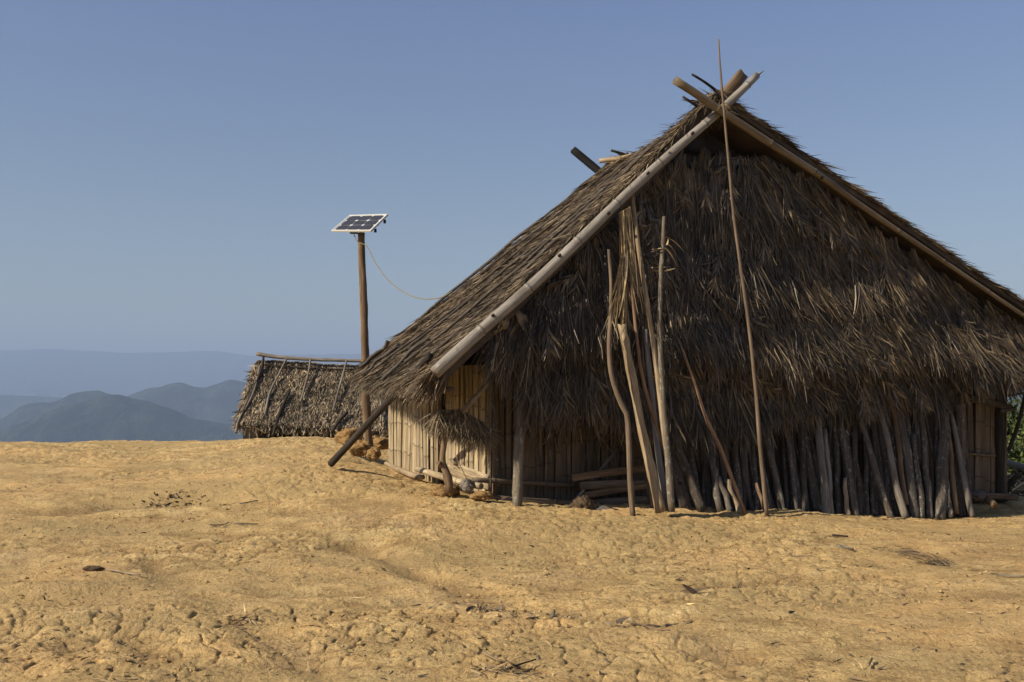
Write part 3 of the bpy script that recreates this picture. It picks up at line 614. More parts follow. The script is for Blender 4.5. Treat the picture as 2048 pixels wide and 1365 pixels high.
# eave beam ends and under-eave pole
MB().tube([H(-.75, .7, 1.62), H(-.9, -1.2, 1.66), H(-1.0, -3.2, 1.72)], [.045, .04], 9, .2, .06).build("eave_pole", M['brown'], hut)
for u, v, Y in ((803, 752, 13.4),):
    MB().tube([P(u + 25, v + 8, Y), P(u + 48, v + 26, Y - .2)], [.045, .05], 9, .06, .12).build("beam_end", M['pale'], hut)

# walls of split bamboo
def slat_wall(name, line, z0f, z1f, mat, sw=.07, depth=.02, seed=1, parent=None, gap=.006, lean=.012):
    depth *= 1.6
    """line: list of plan points; strips of flattened bamboo side by side, one mesh"""
    rng = random.Random(seed); line = np.array(line, float); L = np.r_[0, np.cumsum(np.linalg.norm(np.diff(line[:, :2], axis=0), axis=1))]
    mb = MB(); x = 0; node = rng.uniform(.2, .5)
    while x < L[-1] - .01:
        w_ = sw * rng.uniform(.55, 1.5); w_ = min(w_, L[-1] - x); c = x + w_ / 2
        if rng.random() < .28: node = rng.uniform(.15, .55)
        px, py = np.interp(c, L, line[:, 0]), np.interp(c, L, line[:, 1]); i = min(np.searchsorted(L, c) - 1, len(line) - 2); i = max(i, 0)
        dr = line[i + 1][:2] - line[i][:2]; dr = dr / np.linalg.norm(dr); n_ = np.array([dr[1], -dr[0], 0]); dr = np.array([dr[0], dr[1], 0])
        z0, z1 = z0f(c / L[-1]) + rng.uniform(-.03, .03), z1f(c / L[-1]); off = rng.uniform(0, depth)
        zs = np.linspace(z0, z1, 9); ns = [z0 + node * (z1 - z0) * .8 + q * .42 for q in range(4)]
        zs = np.unique(np.r_[zs, *[[q - .02, q, q + .02] for q in ns if z0 + .03 < q < z1 - .03]])
        nv = np.zeros(len(zs))
        for q in ns: nv = np.maximum(nv, np.exp(-((zs - q) / .01) ** 2))
        cs = max(3, int(w_ / .012)); ring = np.linspace(-1, 1, cs)
        rib = .0025 * np.array([rng.uniform(-1, 1) for _ in ring]); rib[0] = rib[-1] = -.006
        ln = rng.uniform(-lean, lean)
        G = np.zeros((len(zs), cs, 3))
        for a_, z_ in enumerate(zs):
            G[a_] = np.array([px, py, z_])[None] + dr[None] * (ring[:, None] * (w_ / 2 - gap / 2) + ln * (z_ - z0) * 2) + n_[None] * (off + rib[:, None] + nv[a_] * .007 + .006 * math.sin(z_ * 3 + seed + c * 5))
        tcg = np.stack([np.repeat(ring[None] * w_, len(zs), 0) + c * 3, np.zeros((len(zs), cs)), np.repeat(zs[:, None], cs, 1) + c * 7], 2)
        n0 = mb.n; mb.grid(G, tcg); mb.nd[-1] = np.repeat(nv * .8, cs)
        G2 = np.stack([G[:, 0], G[:, 0] - n_ * .03], 1); mb.grid(G2); G2 = np.stack([G[:, -1], G[:, -1] - n_ * .03], 1); mb.grid(G2)
        x += w_
    return mb.build(name, mat, parent)
wl = [H(-.54, -3.4, 0), H(-.42, -2.4, 0), H(-.32, -1.4, 0), H(-.17, -.6, 0), H(-.02, .02, 0)]
zb = lambda t: .42 - .10 * t
# the lit side wall, in three panels, a dark slit between the last two
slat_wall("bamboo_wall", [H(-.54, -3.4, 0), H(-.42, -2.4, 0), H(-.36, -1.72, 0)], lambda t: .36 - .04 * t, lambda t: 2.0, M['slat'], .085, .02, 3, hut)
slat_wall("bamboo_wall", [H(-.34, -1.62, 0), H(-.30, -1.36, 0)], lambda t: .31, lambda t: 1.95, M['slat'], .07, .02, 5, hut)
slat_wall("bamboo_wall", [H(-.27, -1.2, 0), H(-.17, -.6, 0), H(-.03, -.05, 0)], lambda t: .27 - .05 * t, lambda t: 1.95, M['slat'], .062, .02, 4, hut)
mb = MB(); G = np.array([[p - np.array([-S20 * 0 - .09 * -C20, 0, 0]) * 0 + np.array([.10, .035, zz]) for zz in (.1, 2.0)] for p in wl]); mb.grid(G, G); mb.build("wall_lining", M['dark'], hut)
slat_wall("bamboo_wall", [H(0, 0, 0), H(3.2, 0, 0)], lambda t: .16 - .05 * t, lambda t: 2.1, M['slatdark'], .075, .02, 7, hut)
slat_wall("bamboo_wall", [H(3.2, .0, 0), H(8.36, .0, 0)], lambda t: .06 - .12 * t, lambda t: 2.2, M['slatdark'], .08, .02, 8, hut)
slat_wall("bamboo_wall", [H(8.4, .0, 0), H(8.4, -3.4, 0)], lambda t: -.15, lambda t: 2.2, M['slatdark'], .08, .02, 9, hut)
mb = MB(); G = np.array([[[*H(s_, -.06, 0)[:2], zz] for zz in (-.2, 2.6)] for s_ in (0, 4, 8.35)]); mb.grid(G, G); mb.build("wall_lining", M['dark'], hut)
def pole_of(name, pts, r, mat, parent=None, sides=10, wob=.08, loc=None, jag=.01, knots=0, nodes=0, nodelen=.4, **tags):
    return MB().tube(pts, r, sides, .1, wob, nodes=nodes, nodelen=nodelen, jag=jag, knots=knots).build(name, mat, parent, loc=loc, **tags)
# posts
pole_of("post", [WF(1034, 1020, .74), WF(1037, 930, .68), WF(1041, 860, .60), WF(1043, 770, .48)], [.064, .060, .058, .055], M['mottle'], hut, 12, .16, label="weathered grey post in front of the bamboo wall, left of the leaning poles")
pole_of("post", [H(.03, .05, .15), H(.02, .05, 1.2), H(.0, .05, 2.1)], [.05, .045], M['brown'], hut, 10, .08)
pole_of("post", [WF(996, 985, .08), WF(990, 850, .08), WF(986, 760, .08)], [.035, .03], M['bark'], hut, 8, .15)
pole_of("post", [WF(1999, 1005, .04), WF(1999, 860, .04), WF(1998, 735, .04)], [.075, .07], M['dark'], hut, 12, .06)
pole_of("post", [WF(1930, 1020, .55), WF(1922, 900, .5), WF(1918, 780, .45)], [.075, .07], M['bark'], hut, 12, .10)
pole_of("eave_cord", [WF(981, 985, .35), WF(981, 800, .5), WF(979, 670, .62)], [.010, .010], M['bark'], hut, 6, .15)
# rails and laid boards along the foot of the front wall
pole_of("bamboo_rail", [WF(945, 960, .22), WF(1040, 965, .16), WF(1130, 970, .1), WF(1220, 972, .08)], [.032, .03, .03], M['slatdark'], hut, 10, .05, nodes=1)
pole_of("bamboo_rail", [WF(975, 997, .25), WF(1040, 1003, .3), WF(1160, 1008, .25), WF(1290, 1012, .2)], [.05, .05], M['slatdark'], hut, 10, .05, nodes=1, nodelen=.6)
pole_of("bamboo_rail", [WF(1905, 797, .12), WF(1960, 801, .12), WF(2022, 816, .12)], [.055, .05], M['barkdark'], hut, 10, .08)
pole_of("bamboo_rail", [WF(1935, 908, .08), WF(1990, 912, .08)], [.02, .02], M['slatdark'], hut, 8, .05)
pole_of("sill_log", [WF(1930, 990, .15), WF(2032, 995, .12)], [.045, .05], M['brown'], hut, 9, .08)
# eave things at the far right
for q, (z_, o_) in enumerate(((2.05, .8), (2.18, -.4), (2.2, -1.6))):
    pole_of("rafter", [H(8.2, o_, z_ + .45), H(9.5, o_, z_ - .12)], [.045, .04], M['barkdark'], hut, 8, .08)
pole_of("eave_beam", [H(8.9, .7, 1.98), H(8.9, -3.1, 2.05)], [.07, .065], M['barkdark'], hut, 10, .06)
pole_of("eave_beam", [WF(1985, 742, .3), WF(2075, 760, .3)], [.06, .055], M['barkdark'], hut, 10, .08)
pole_of("prop", [P(2056, 770, 15.2), P(2036, 850, 15.1), P(2018, 900, 15.0)], [.035, .03], M['dark'], hut, 8, .08)
pole_of("peg", [P(2000, 823, 14.9), P(2030, 818, 15)], [.03, .03], M['barkdark'], hut, 8, .1)
pole_of("peg", [P(2005, 793, 15.6), P(2050, 786, 15.8)], [.018, .018], M['dark'], hut, 8, .1)
mb = MB(); k = 90; a = RNG.random(k); pos = P(2005, 755, 15.6)[None] + np.stack([a * .45, RNG.random(k) * .3, -.1 + 0 * a], 1)
mb.blades(pos, np.array([0, 0, -1.])[None] + RNG.normal(0, .3, (k, 3)), RNG.normal(0, 1, (k, 3)), .10 + .3 * RNG.random(k), .02 + .02 * RNG.random(k), .3, 0); mb.build("hanging_leaves", M['gable'], hut)

# side wall foot: bamboo, branch and boards
pole_of("bamboo_rail", [P(834, 938, 13.75), P(862, 947, 13.2), P(900, 958, 12.65), P(940, 969, 12.25), P(962, 973, 12.1)], [.042, .044, .044, .040], M['slat'], hut, 12, .06, nodes=1, nodelen=.42)
for q in range(5):
    z_ = .42 + q * .035; t0 = -1.1 + .12 * q
    MB().tube([H(-.33, t0, z_ + .16 - q * .01), H(-.22, -.6, z_ + .07), H(-.06, .02, z_ - .02)], [.03, .03], rect=(.012, .045, (0, 0, 1)), wob=.1).build("laid_board", M['pale'] if q % 2 else M['slat'], hut)
root_ = pole_of("curved_branch", [P(772, 927, 14.7), P(800, 941, 14.15), P(825, 951, 13.75), P(846, 955, 13.5)], [.03, .042, .045, .035], M['pale'], None, 9, .12, loc=P(810, 942, 14), label="pale curved branch lying at the foot of the sunlit bamboo side wall", cat="branch")

# paper-like torn sheath stuck under the verge
def sheet(pts, mat, name, parent=None, loc=None, **tags):
    mb = MB(); c = np.array(pts, float)
    a = np.linspace(0, 1, 12)[:, None, None]; b = np.linspace(0, 1, 8)[None, :, None]
    G = (c[0] * (1 - a) + c[1] * a) * (1 - b) + (c[3] * (1 - a) + c[2] * a) * b
    G = G + NF * (.05 * fbm(a[:, :, 0] * 3 + b[:, :, 0], b[:, :, 0] * 3, 3, 17))[:, :, None] + np.array([0, 0, 1.]) * (.04 * vnoise(a[:, :, 0] * 7 + 0 * b[:, :, 0], b[:, :, 0] * 2, 4))[:, :, None]
    mb.grid(G, G); o = mb.build(name, mat, parent, loc=loc, **tags); m = o.modifiers.new("thick", 'SOLIDIFY'); m.thickness = .004; return o
sheet([WF(1025, 612, .85), WF(1068, 640, .85), WF(1098, 672, .92), WF(1045, 664, .92)], M['cloth'], "torn_sheath", hut)
sheet([WF(1000, 640, .95), WF(1022, 632, .92), WF(1012, 660, .92), WF(985, 668, .95)], M['cloth'], "torn_sheath", hut)
sheet([WF(1098, 505, .93), WF(1114, 500, .93), WF(1108, 514, .93), WF(1096, 516, .93)], M['cloth'], "torn_sheath", hut)
# pale reed bundle hanging from the verge
mb = MB(); k = 64; u = RNG.uniform(1238, 1260, k); top = np.array([WF(q, 412 + (1262 - q) * .6, 1.16) for q in u]); s_ = RNG.normal(0, 1, k)
mb.blades(top, np.array([0, 0, -1.])[None] + SF[None] * (.03 + .040 * s_)[:, None] + NF * .06, np.repeat(NF[None], k, 0), .6 + 1.0 * RNG.random(k), .008 + .014 * RNG.random(k), .09, 0, 6)
k = 40; top = np.array([WF(1246 + RNG.normal(0, 4), 530 + RNG.normal(0, 15), 1.22) for _ in range(k)])
mb.blades(top, np.array([0, 0, -1.])[None] + SF[None] * (-.18 + .10 * RNG.normal(0, 1, k))[:, None] + NF * .12, np.repeat(NF[None], k, 0), .35 + .5 * RNG.random(k), .014 + .012 * RNG.random(k), .1, 0, 5)
mb.build("reed_bundle", M['straw'], None, loc=WF(1250, 412, .92), label="bundle of pale dry reed strips hanging from the left verge pole", cat="reed bundle")
# dry fronds stuck on the shaded front wall
mb = MB()
for u, v, nn, sp in ((1085, 850, 26, .9), (1110, 880, 22, 1.0), (1060, 860, 16, .8), (1170, 850, 22, 1.0), (1230, 870, 24, 1.0), (1200, 900, 16, .9), (1265, 880, 16, .8), (1140, 830, 18, .9)):
    k = nn; c = WF(u, v - 18, .20); mb.blades(c + RNG.normal(0, .05, (k, 3)), np.array([0, 0, -1.])[None] + SF[None] * RNG.normal(0, sp * .6, k)[:, None] + NF * .2, np.repeat(NF[None], k, 0), .18 + .28 * RNG.random(k), .012 + .012 * RNG.random(k), .2, 0)
mb.build("dry_fronds", M['gable'], hut)

# ------------------------------------------------------------------ leaning poles on the front
GP = "poles and boards leaned against the hut gable"
def lean(name, pts, r, mat, label, cat, **k):
    base = pts[0]; grp = k.pop('group', GP)
    return pole_of(name, pts, r, mat, None, loc=base, label=label, cat=cat, group=grp, **k)
def wf(l, o0, o1): n = len(l); return [WF(u, v, o0 + (o1 - o0) * i / (n - 1)) for i, (u, v) in enumerate(l)]
lean("tall_pole", wf([(1534, 1032), (1521, 905), (1513, 800), (1500, 670), (1482, 540), (1466, 420), (1455, 300), (1446, 200), (1440, 130), (1437, 80)], 1.30, 1.30), [.028, .025, .023, .021, .018, .016, .014, .012, .009], M['polebrown'], "very tall thin stripped pole rising past the roof peak into the sky", "pole", knots=5, wob=.08)
lean("crooked_pole", wf([(1266, 1036), (1260, 960), (1257, 870), (1253, 828), (1235, 790), (1222, 745), (1218, 690), (1222, 620), (1222, 560), (1217, 500)], 1.38, 1.14), [.034, .033, .032, .031, .030, .029, .027, .025, .022, .015], M['polebrown'], "crooked brown pole with a kink, leftmost of the poles leaned on the gable", "pole", knots=6, wob=.1)
lean("split_log", wf([(1322, 1022), (1304, 950), (1285, 865), (1268, 780), (1254, 705), (1244, 652)], 1.30, 1.08), [.072, .064, .056, .053, .051, .050], M['pale'], "thick pale split log leaning just right of the crooked brown pole", "log", knots=3, wob=.16, jag=.03, sides=9)
lean("thin_pole", wf([(1338, 1022), (1335, 930), (1312, 850), (1288, 770), (1275, 690), (1266, 600), (1258, 520)], 1.22, 1.02), [.026, .025, .024, .022, .02, .016], M['orange'], "thin reddish pole bending left behind the straight pale pole", "pole", knots=3)
lean("straight_pole", wf([(1346, 1020), (1326, 850), (1311, 720), (1295, 610), (1279, 510), (1270, 440), (1264, 385)], 1.33, 1.0), [.028, .030, .030, .029, .028, .026, .022], M['pale'], "long straight barkless pale pole, its top end under the left verge", "pole", wob=.07, knots=2)
lean("silver_pole", wf([(1334, 1022), (1320, 930), (1309, 840), (1300, 750), (1290, 660)], 1.2, 1.05), [.042, .04, .036, .034, .03], M['greyblue'], "silvery grey stripped pole between the split log and the pale pole", "pole", wob=.06)
lean("lichened_pole", wf([(1343, 1024), (1337, 930), (1328, 830), (1322, 740), (1319, 640), (1321, 560), (1326, 490), (1328, 435)], 1.36, 1.12), [.046, .042, .036, .034, .031, .029, .026, .020], M['mottle'], "knotty bark covered pole with curling leaf strips at its top", "pole", wob=.12, knots=7)
lean("orange_stick", wf([(1491, 1030), (1465, 960), (1440, 895), (1412, 835), (1392, 775), (1372, 720), (1357, 678)], 1.22, 1.05), [.024, .024, .022, .020, .018, .014], M['orange'], "thin orange brown stick slanting across the dark thatch", "stick", knots=4)
lean("dark_pole", wf([(1300, 1000), (1290, 800), (1284, 600), (1281, 400)], .7, .82), [.03, .028], M['bark'], "dark pole hanging behind the straight pale pole under the verge", "pole")
lean("hewn_board", wf([(1405, 1022), (1380, 960), (1350, 880), (1335, 830)], .93, .6), [.06, .06], M['barkdark'], "wide dark slab of bark right of the clustered poles", "board", wob=.12)
o_ = MB().tube(wf([(1372, 1024), (1358, 960), (1344, 905)], .86, .7), [.08, .075, .07], rect=(.15, .045, NF), wob=.1).build("hewn_board", M['barkdark'], None, loc=WF(1372, 1024, .98), label="short grey hewn board with a knot hole beside the knotty pole", cat="board", group=GP)
MB().tube([WF(1361, 967, .80), WF(1361, 967, .84)], [.022, .02], 10, .02).build("knot_hole", M['dark'], o_)
lean("wood_strip", wf([(1304, 1020), (1301, 930), (1288, 800), (1280, 700)], .8, .6), [.022, .02], M['brown'], "narrow brown slat half hidden behind the thick split log", "slat")
lean("diagonal_stick", wf([(1128, 1026), (1180, 965), (1240, 893)], .55, .12), [.02, .018], M['grey'], "grey stick slanting up to the right across the shaded wall foot", "stick")
# curling strips on the knotty pole
mb = MB(); k = 16; c = WF(1325, 500, 1.16)
mb.blades(c + RNG.normal(0, .03, (k, 3)) + np.array([0, 0, 1.]) * RNG.uniform(-.35, .15, k)[:, None], SF[None] * RNG.choice([-1, 1], k)[:, None] * .6 + np.array([0, 0, .3]) + RNG.normal(0, .35, (k, 3)), np.repeat(NF[None], k, 0), .12 + .16 * RNG.random(k), .014 + .01 * RNG.random(k), .4, .8, 5)
mb.build("leaf_strips", M['straw'], bpy.data.objects["lichened_pole"])
# the inclined pole at the left eave
def along(l): return [P(u, v, Y) for u, v, Y in l]
lean("eave_prop", along([(662, 928, 13.6), (745, 838, 12.9), (805, 773, 12.3), (860, 712, 11.75)]), [.050, .047, .044, .040], M['dark'], "long dark pole slanting from the bare ground up onto the left eave", "pole", group=None, wob=.05)
lean("short_prop", along([(924, 824, 11.9), (955, 790, 11.9), (988, 752, 11.95)]), [.032, .03], M['grey'], "short grey stick slanting from the frond bundle up into the thatch", "stick", group=None)
# long split boards lying along the shaded wall foot
GB = "split boards stacked low along the shaded front wall"
for i, (a_, b_, w_, lab) in enumerate([((1145, 956), (1300, 936), .09, "topmost split board of the low stack at the shaded wall foot"), ((1160, 972), (1300, 968), .10, "second split board of the low stack, nearly level"),
                                      ((1165, 992), (1300, 972), .08, "third split board of the low stack, tilting up to the right"), ((1180, 1008), (1305, 1000), .10, "lowest broad split board of the low stack")]):
    p0, p1 = WF(*a_, .42 - i * .03), WF(*b_, .42 + i * .02)
    MB().tube([p0, (p0 + p1) / 2 + [0, 0, .01], p1], [.05, .05], rect=(.05, w_, (0, 0, 1)), wob=.1, jag=.02).build("split_board", M['slatdark'] if i % 2 else M['brown'], None, loc=p0, label=lab, cat="board", group=GB)

# ------------------------------------------------------------------ stack of upright firewood
GF = "firewood logs stood upright in a row against the hut front"
special = [((1441, 1024), (1418, 900), 14, 'bark', .95, "short mossy log, leftmost of the upright row, beside the orange stick"),
           ((1460, 1026), (1438, 955), 12, 'bark', .98, "stubby log at the left end of the row with its top broken off"),
           ((1481, 1031), (1458, 962), 11, 'pale', 1.0, "short sunlit log whose foot touches the orange stick"),
           ((1533, 1031), (1513, 968), 8, 'orange', .98, "short thin orange stick curving beside the foot of the tall pole"),
           ((1652, 1033), (1637, 826), 17, 'grey', 1.0, "broad pale post of a close pair in the middle of the row"),
           ((1664, 1035), (1650, 860), 11, 'grey', 1.0, "narrower right post of the close pale pair in mid row"),
           ((1696, 1036), (1690, 958), 10, 'pale', 1.0, "short pale stick with a sunlit foot right of the pale pair"),
           ((1713, 1037), (1678, 836), 16, 'bark', .97, "brown log leaning left whose top points at the pale pair"),
           ((1783, 1039), (1712, 815), 14, 'bark', .98, "long mottled log leaning far left, its foot catching the sun"),
           ((1812, 1037), (1757, 812), 15, 'grey', 1.0, "smooth pale grey pole leaning left, the brightest on the right half of the row"),
           ((1812, 1010), (1783, 790), 12, 'brown', .9, "reddish barked log crossing behind the pale grey pole"),
           ((1830, 1040), (1795, 800), 24, 'bark', .93, "thick dark log just right of the pale grey pole"),
           ((1843, 1040), (1826, 870), 15, 'barkl', .97, "crooked log spotted with pale lichen"),
           ((1860, 1039), (1840, 825), 15, 'bark', .93, "slim upright log right of the lichened one"),
           ((1878, 1040), (1888, 826), 26, 'bark', .95, "thickest upright log, near the right end of the row"),
           ((1900, 1036), (1889, 950), 13, 'barkl', .98, "short lichened log right of the thickest one"),
           ((1913, 1028), (1895, 862), 12, 'brown', .93, "reddish brown split log near the right end of the row"),
           ((1944, 1034), (1903, 830), 13, 'grey', .95, "grey split pole, last on the right before the bare bamboo wall")]
M['barkl'] = wood("lichened_bark", (.06, .05, .04), (.10, .085, .068), (.16, .14, .115), 45, .9, .9, True, .006)
def log(a_, b_, wpx, mat, o, lab):
    (ub, vb), (ut, vt) = a_, b_
    ot = o - .55 * min(1, (vb - vt) / 230)
    p0 = WF(ub, vb, o); p1 = WF(ut, vt, ot); r = wpx / F * 12.4 / 2; n_ = 5; pts = [p0 + (p1 - p0) * q / (n_ - 1) + (SF * RNG.normal(0, .012) if 0 < q < n_ - 1 else 0) for q in range(n_)]
    MB().tube(pts, [r * 1.05, r, r * .95, r * .92, r * .85], 10, .08, .12, knots=random.randint(1, 4), jag=.015).build("firewood_log", M[mat], None, loc=p0, label=lab, cat="log", group=GF)
for a_, b_, w_, m_, o_, lab in special: log(a_, b_, w_, m_, o_, lab)
rnd = random.Random(5); u = 1392.
NB = [(1441, 'the short mossy log'), (1460, 'the stubby broken log'), (1491, 'the orange brown stick'), (1534, 'the foot of the tall pole'), (1652, 'the broad pale post'), (1713, 'the brown left-leaning log'), (1783, 'the long mottled log'),
      (1812, 'the smooth pale grey pole'), (1843, 'the lichen spotted log'), (1878, 'the thickest upright log'), (1913, 'the reddish split log'), (1944, 'the last grey split pole')]
FILL = {}
def fill_label(u, lw, ln):
    nb = min(NB, key=lambda q: abs(q[0] - u)); side = 'left' if u < nb[0] else 'right'; d = abs(u - nb[0])
    place = f"just {side} of {nb[1]}" if d < 14 else (f"a little {side} of {nb[1]}" if d < 32 else (f"well {side} of {nb[1]}" if d < 50 else f"far {side} of {nb[1]}"))
    kind = ("thin" if lw < 10 else "medium" if lw < 12.6 else "thick") + (" nearly upright" if ln < .06 else " slanting" if ln < .15 else " strongly slanting")
    t_ = f"{kind} dark log {place}"; FILL[t_] = FILL.get(t_, 0) + 1
    return t_ if FILL[t_] == 1 else t_ + (", the next one along" if FILL[t_] == 2 else ", one log further")
while u < 1945:
    near = any(abs(u - a_[0]) < 5 for a_, *_ in special)
    lw = rnd.uniform(7.5, 15); ln = rnd.uniform(-.02, .24)
    h_ = rnd.uniform(200, 262)
    log((u, 1029 + (u - 1392) / 550 * 9 - 2), (u - h_ * ln, 1029 - h_), lw, rnd.choice(['bark', 'barkdark', 'barkdark', 'bark', 'barkl']), rnd.uniform(.70, .84), fill_label(u, lw, ln))
    u += rnd.uniform(6, 10.5)

# stump and rubble at the shaded foot
def lump(name, u, v, Y, r, sq, mat, seed, label, cat, group=None, parent=None):
    n1, n2 = 56, 34; th, ph = np.meshgrid(np.linspace(0, 2 * np.pi, n1, endpoint=False), np.linspace(-np.pi / 2, np.pi / 2, n2))
    d = np.stack([np.cos(ph) * np.cos(th), np.cos(ph) * np.sin(th), np.sin(ph)], 2)
    q = 1 + .45 * fbm(d[..., 0] * 1.5 + seed, d[..., 1] * 1.5 + d[..., 2] * 1.5, 5, seed, .6) + .22 * fbm(d[..., 0] * 5 + d[..., 2] * 4, d[..., 1] * 5 - d[..., 2] * 3, 4, seed + 3, .6); f1_, f2_, _i = worley(d[..., 0] * 2.5 + d[..., 2] * 1.7 + seed, d[..., 1] * 2.5 - d[..., 2], seed); q = q - .22 * f1_ + .06
    c = on(u, v) + [0, 0, .018] if Y is None else P(u, v, Y); V = c + d * q[..., None] * r * np.array(sq); V = V.reshape(-1, 3)
    i = np.arange(n2 - 1)[:, None] * n1; j = np.arange(n1)[None]; j2 = (j + 1) % n1
    mb = MB(); mb.add(V, np.stack([i + j, i + j2, i + n1 + j2, i + n1 + j], 2).reshape(-1, 4)); mb.nd = [q + .6 for q in mb.nd]; kw = dict(label=label, cat=cat, group=group)
    return mb.build(name, mat, parent, loc=c - np.array([0, 0, r * sq[2] * .5]), **kw)
GC = "clay lumps round the foot of the solar panel pole"
lump("clay_lump", 697, 876, 17.4, .20, (1.1, .8, .75), M['clod'], 3, "sunlit clay lump left of the solar panel pole, on the crest", "clay lump", GC)
lump("clay_lump", 722, 897, 16.7, .16, (1.2, .8, .8), M['clod'], 7, "rounded clay lump just left of the foot of the panel pole", "clay lump", GC)
lump("clay_lump", 748, 908, 16.2, .11, (1.1, .8, .9), M['clod'], 12, "small clay lump touching the right side of the panel pole foot", "clay lump", GC)
lump("clay_lump", 768, 888, 17.2, .17, (1.3, .8, .55), M['clod'], 19, "flat topped clay ledge between the panel pole and the bamboo side wall", "clay lump", GC)
lump("clay_lump", 748, 882, 17.3, .10, (1, .8, .9), M['clod'], 23, "little clay knob right behind the panel pole", "clay lump", GC)
lump("clay_lump", 888, 984, 12.25, .13, (1.3, .9, .7), M['clod'], 29, "crumbly clay heaped round the foot of the forked stump", "clay lump")
lump("stone", 934, 972, 12.1, .085, (1, .8, .9), M['stone'], 31, "grey angular stone right of the forked stump", "stone")
lump("stone", 962, 992, 11.95, .10, (1.4, .9, .55), M['clod'], 37, "flat crumbling reddish clod right of the grey stone", "stone")
lump("stump", 1166, 1012, 12.0, .12, (1.0, .8, 1.1), M['brown'], 41, "knobbly wooden stump at the foot of the shaded front wall", "stump")
lump("stone", 1205, 1022, 12.0, .10, (1.6, .8, .5), M['stoned'], 43, "low dark rock right of the knobbly stump", "stone")
lump("stone", 1955, 992, 14.4, .12, (1.2, .9, .6), M['stoned'], 47, "dark stone at the foot of the bamboo wall, right of the firewood", "stone")
lean("offcut", along([(1962, 985, 14.6), (1990, 1012, 14.2)]), [.05, .05], M['brown'], "short plank offcut leaning by the dark stone near the right corner post", "board", group=None)

# forked stump with a drape of dry fronds
fs = thing("forked_stump", "forked tree stump carrying a drape of dry fronds, before the side wall", "stump", P(898, 968, 12.1))
pole_of("trunk", [P(899, 986, 12.1), P(897, 955, 12.1), P(886, 930, 12.1), P(886, 905, 12.1), P(891, 870, 12.1), P(897, 842, 12.1)], [.052, .046, .042, .040, .034, .028], M['brown'], fs, 11, .12, knots=2)
pole_of("branch", [P(884, 934, 12.1), P(877, 926, 12.05)], [.034, .03], M['brown'], fs, 9, .1)
pole_of("branch", [P(886, 900, 12.1), P(880, 884, 12.1), P(877, 872, 12.1)], [.014, .008], M['brown'], fs, 7, .1)
mb = MB(); 
for q in range(150):
    t_ = RNG.random(); u_ = 876 + 92 * t_; v_ = 826 + 30 * max(0, t_ - .45) ** 1.2 * 1.9 + RNG.normal(0, 2); k = 18; c = P(u_, v_, 12.15 + RNG.normal(0, .07))
    mb.blades(c + RNG.normal(0, .015, (k, 3)), np.array([-.25 + .45 * t_, -.2, -1.])[None] + RNG.normal(0, .28, (k, 3)) + np.array([RNG.normal(0, .3), 0, 0]), RNG.normal(0, .5, (k, 3)) + [0, -1, 0], (.10 + .24 * RNG.random(k)) * (1.15 - .35 * abs(t_ - .5)), .008 + .010 * RNG.random(k), .2, .1)
mb.build("frond_bundle", M['bundle'], None, loc=P(920, 826, 12.15), label="drape of dry grey fronds hanging on the forked stump", cat="frond bundle")
lean("twig", along([(938, 968, 11.95), (922, 935, 11.95), (910, 908, 11.95)]), [.006, .004], M['orange'], "thin bare twig standing up behind the grey stone", "twig", group=None)

# ------------------------------------------------------------------ solar panel on its pole
sp = thing("solar_panel_pole", "small solar panel tilted on top of a rough brown wooden pole", "solar panel", P(738, 905, 16.9))
YP = 16.9
pole_of("pole", along([(741, 915, YP), (736, 870, YP), (731, 780, YP), (730, 690, YP), (727, 600, YP), (724, 520, YP), (723, 466, YP)]), [.078, .072, .070, .067, .063, .060, .058], M['brown'], sp, 12, .10, jag=.0)
A_, B_, C_, D_ = P(663, 463, YP), P(742, 463, YP - .42), P(776, 430, YP - .05), P(700, 432, YP + .38)
nP = np.cross(B_ - A_, D_ - A_); nP /= np.linalg.norm(nP); nP = nP if nP[2] > 0 else -nP
def pq(a, b, h=0): return (A_ * (1 - a) + B_ * a) * (1 - b) + (D_ * (1 - a) + C_ * a) * b + nP * h
mb = MB(); wf_ = .045
def bar(a0, b0, a1, b1): mb.tube([pq(a0, b0), pq(a1, b1)], [.02, .02], rect=(.026, .035, nP), wob=0, step=1)
bar(0, .02, 1, .02); bar(0, .98, 1, .98); bar(.015, 0, .015, 1); bar(.985, 0, .985, 1); mb.build("frame", M['white'], sp, smooth=False)
mb = MB(); G = np.array([[pq(a, b, .006) for b in (.03, .97)] for a in (.02, .98)]); mb.grid(G, G); G = np.array([[pq(a, b, -.012) for b in (.03, .97)] for a in (.02, .98)]); mb.grid(G, G); mb.build("backsheet", M['cellwhite'], sp, smooth=False)
for i in range(3):
    for j in range(3):
        a0, a1, b0, b1 = .055 + i * .298, .055 + i * .298 + .290, .06 + j * .296, .06 + j * .296 + .285; ca, cb = .035, .045
        V = [pq(a, b, .010) for a, b in ((a0 + ca, b0), (a1 - ca, b0), (a1, b0 + cb), (a1, b1 - cb), (a1 - ca, b1), (a0 + ca, b1), (a0, b1 - cb), (a0, b0 + cb))]
        MB().add(V, [(0, 1, 2, 7), (7, 2, 3, 6), (6, 3, 4, 5)]).build("solar_cell", M['cell'], sp, smooth=False)
MB().tube([pq(.05, .5, -.035), pq(.95, .5, -.035)], [.015, .015], rect=(.03, .03, nP), wob=0).build("bracket", M['black'], sp)
MB().box(pq(.42, .25, -.07), .12, .10, .09).build("junction_box", M['black'], sp, smooth=False)
MB().box(pq(1.0, .75, -.05), .04, .04, .06).build("clamp", M['black'], sp, smooth=False)
MB().box(pq(1.0, .2, -.05), .04, .04, .06).build("clamp", M['black'], sp, smooth=False)
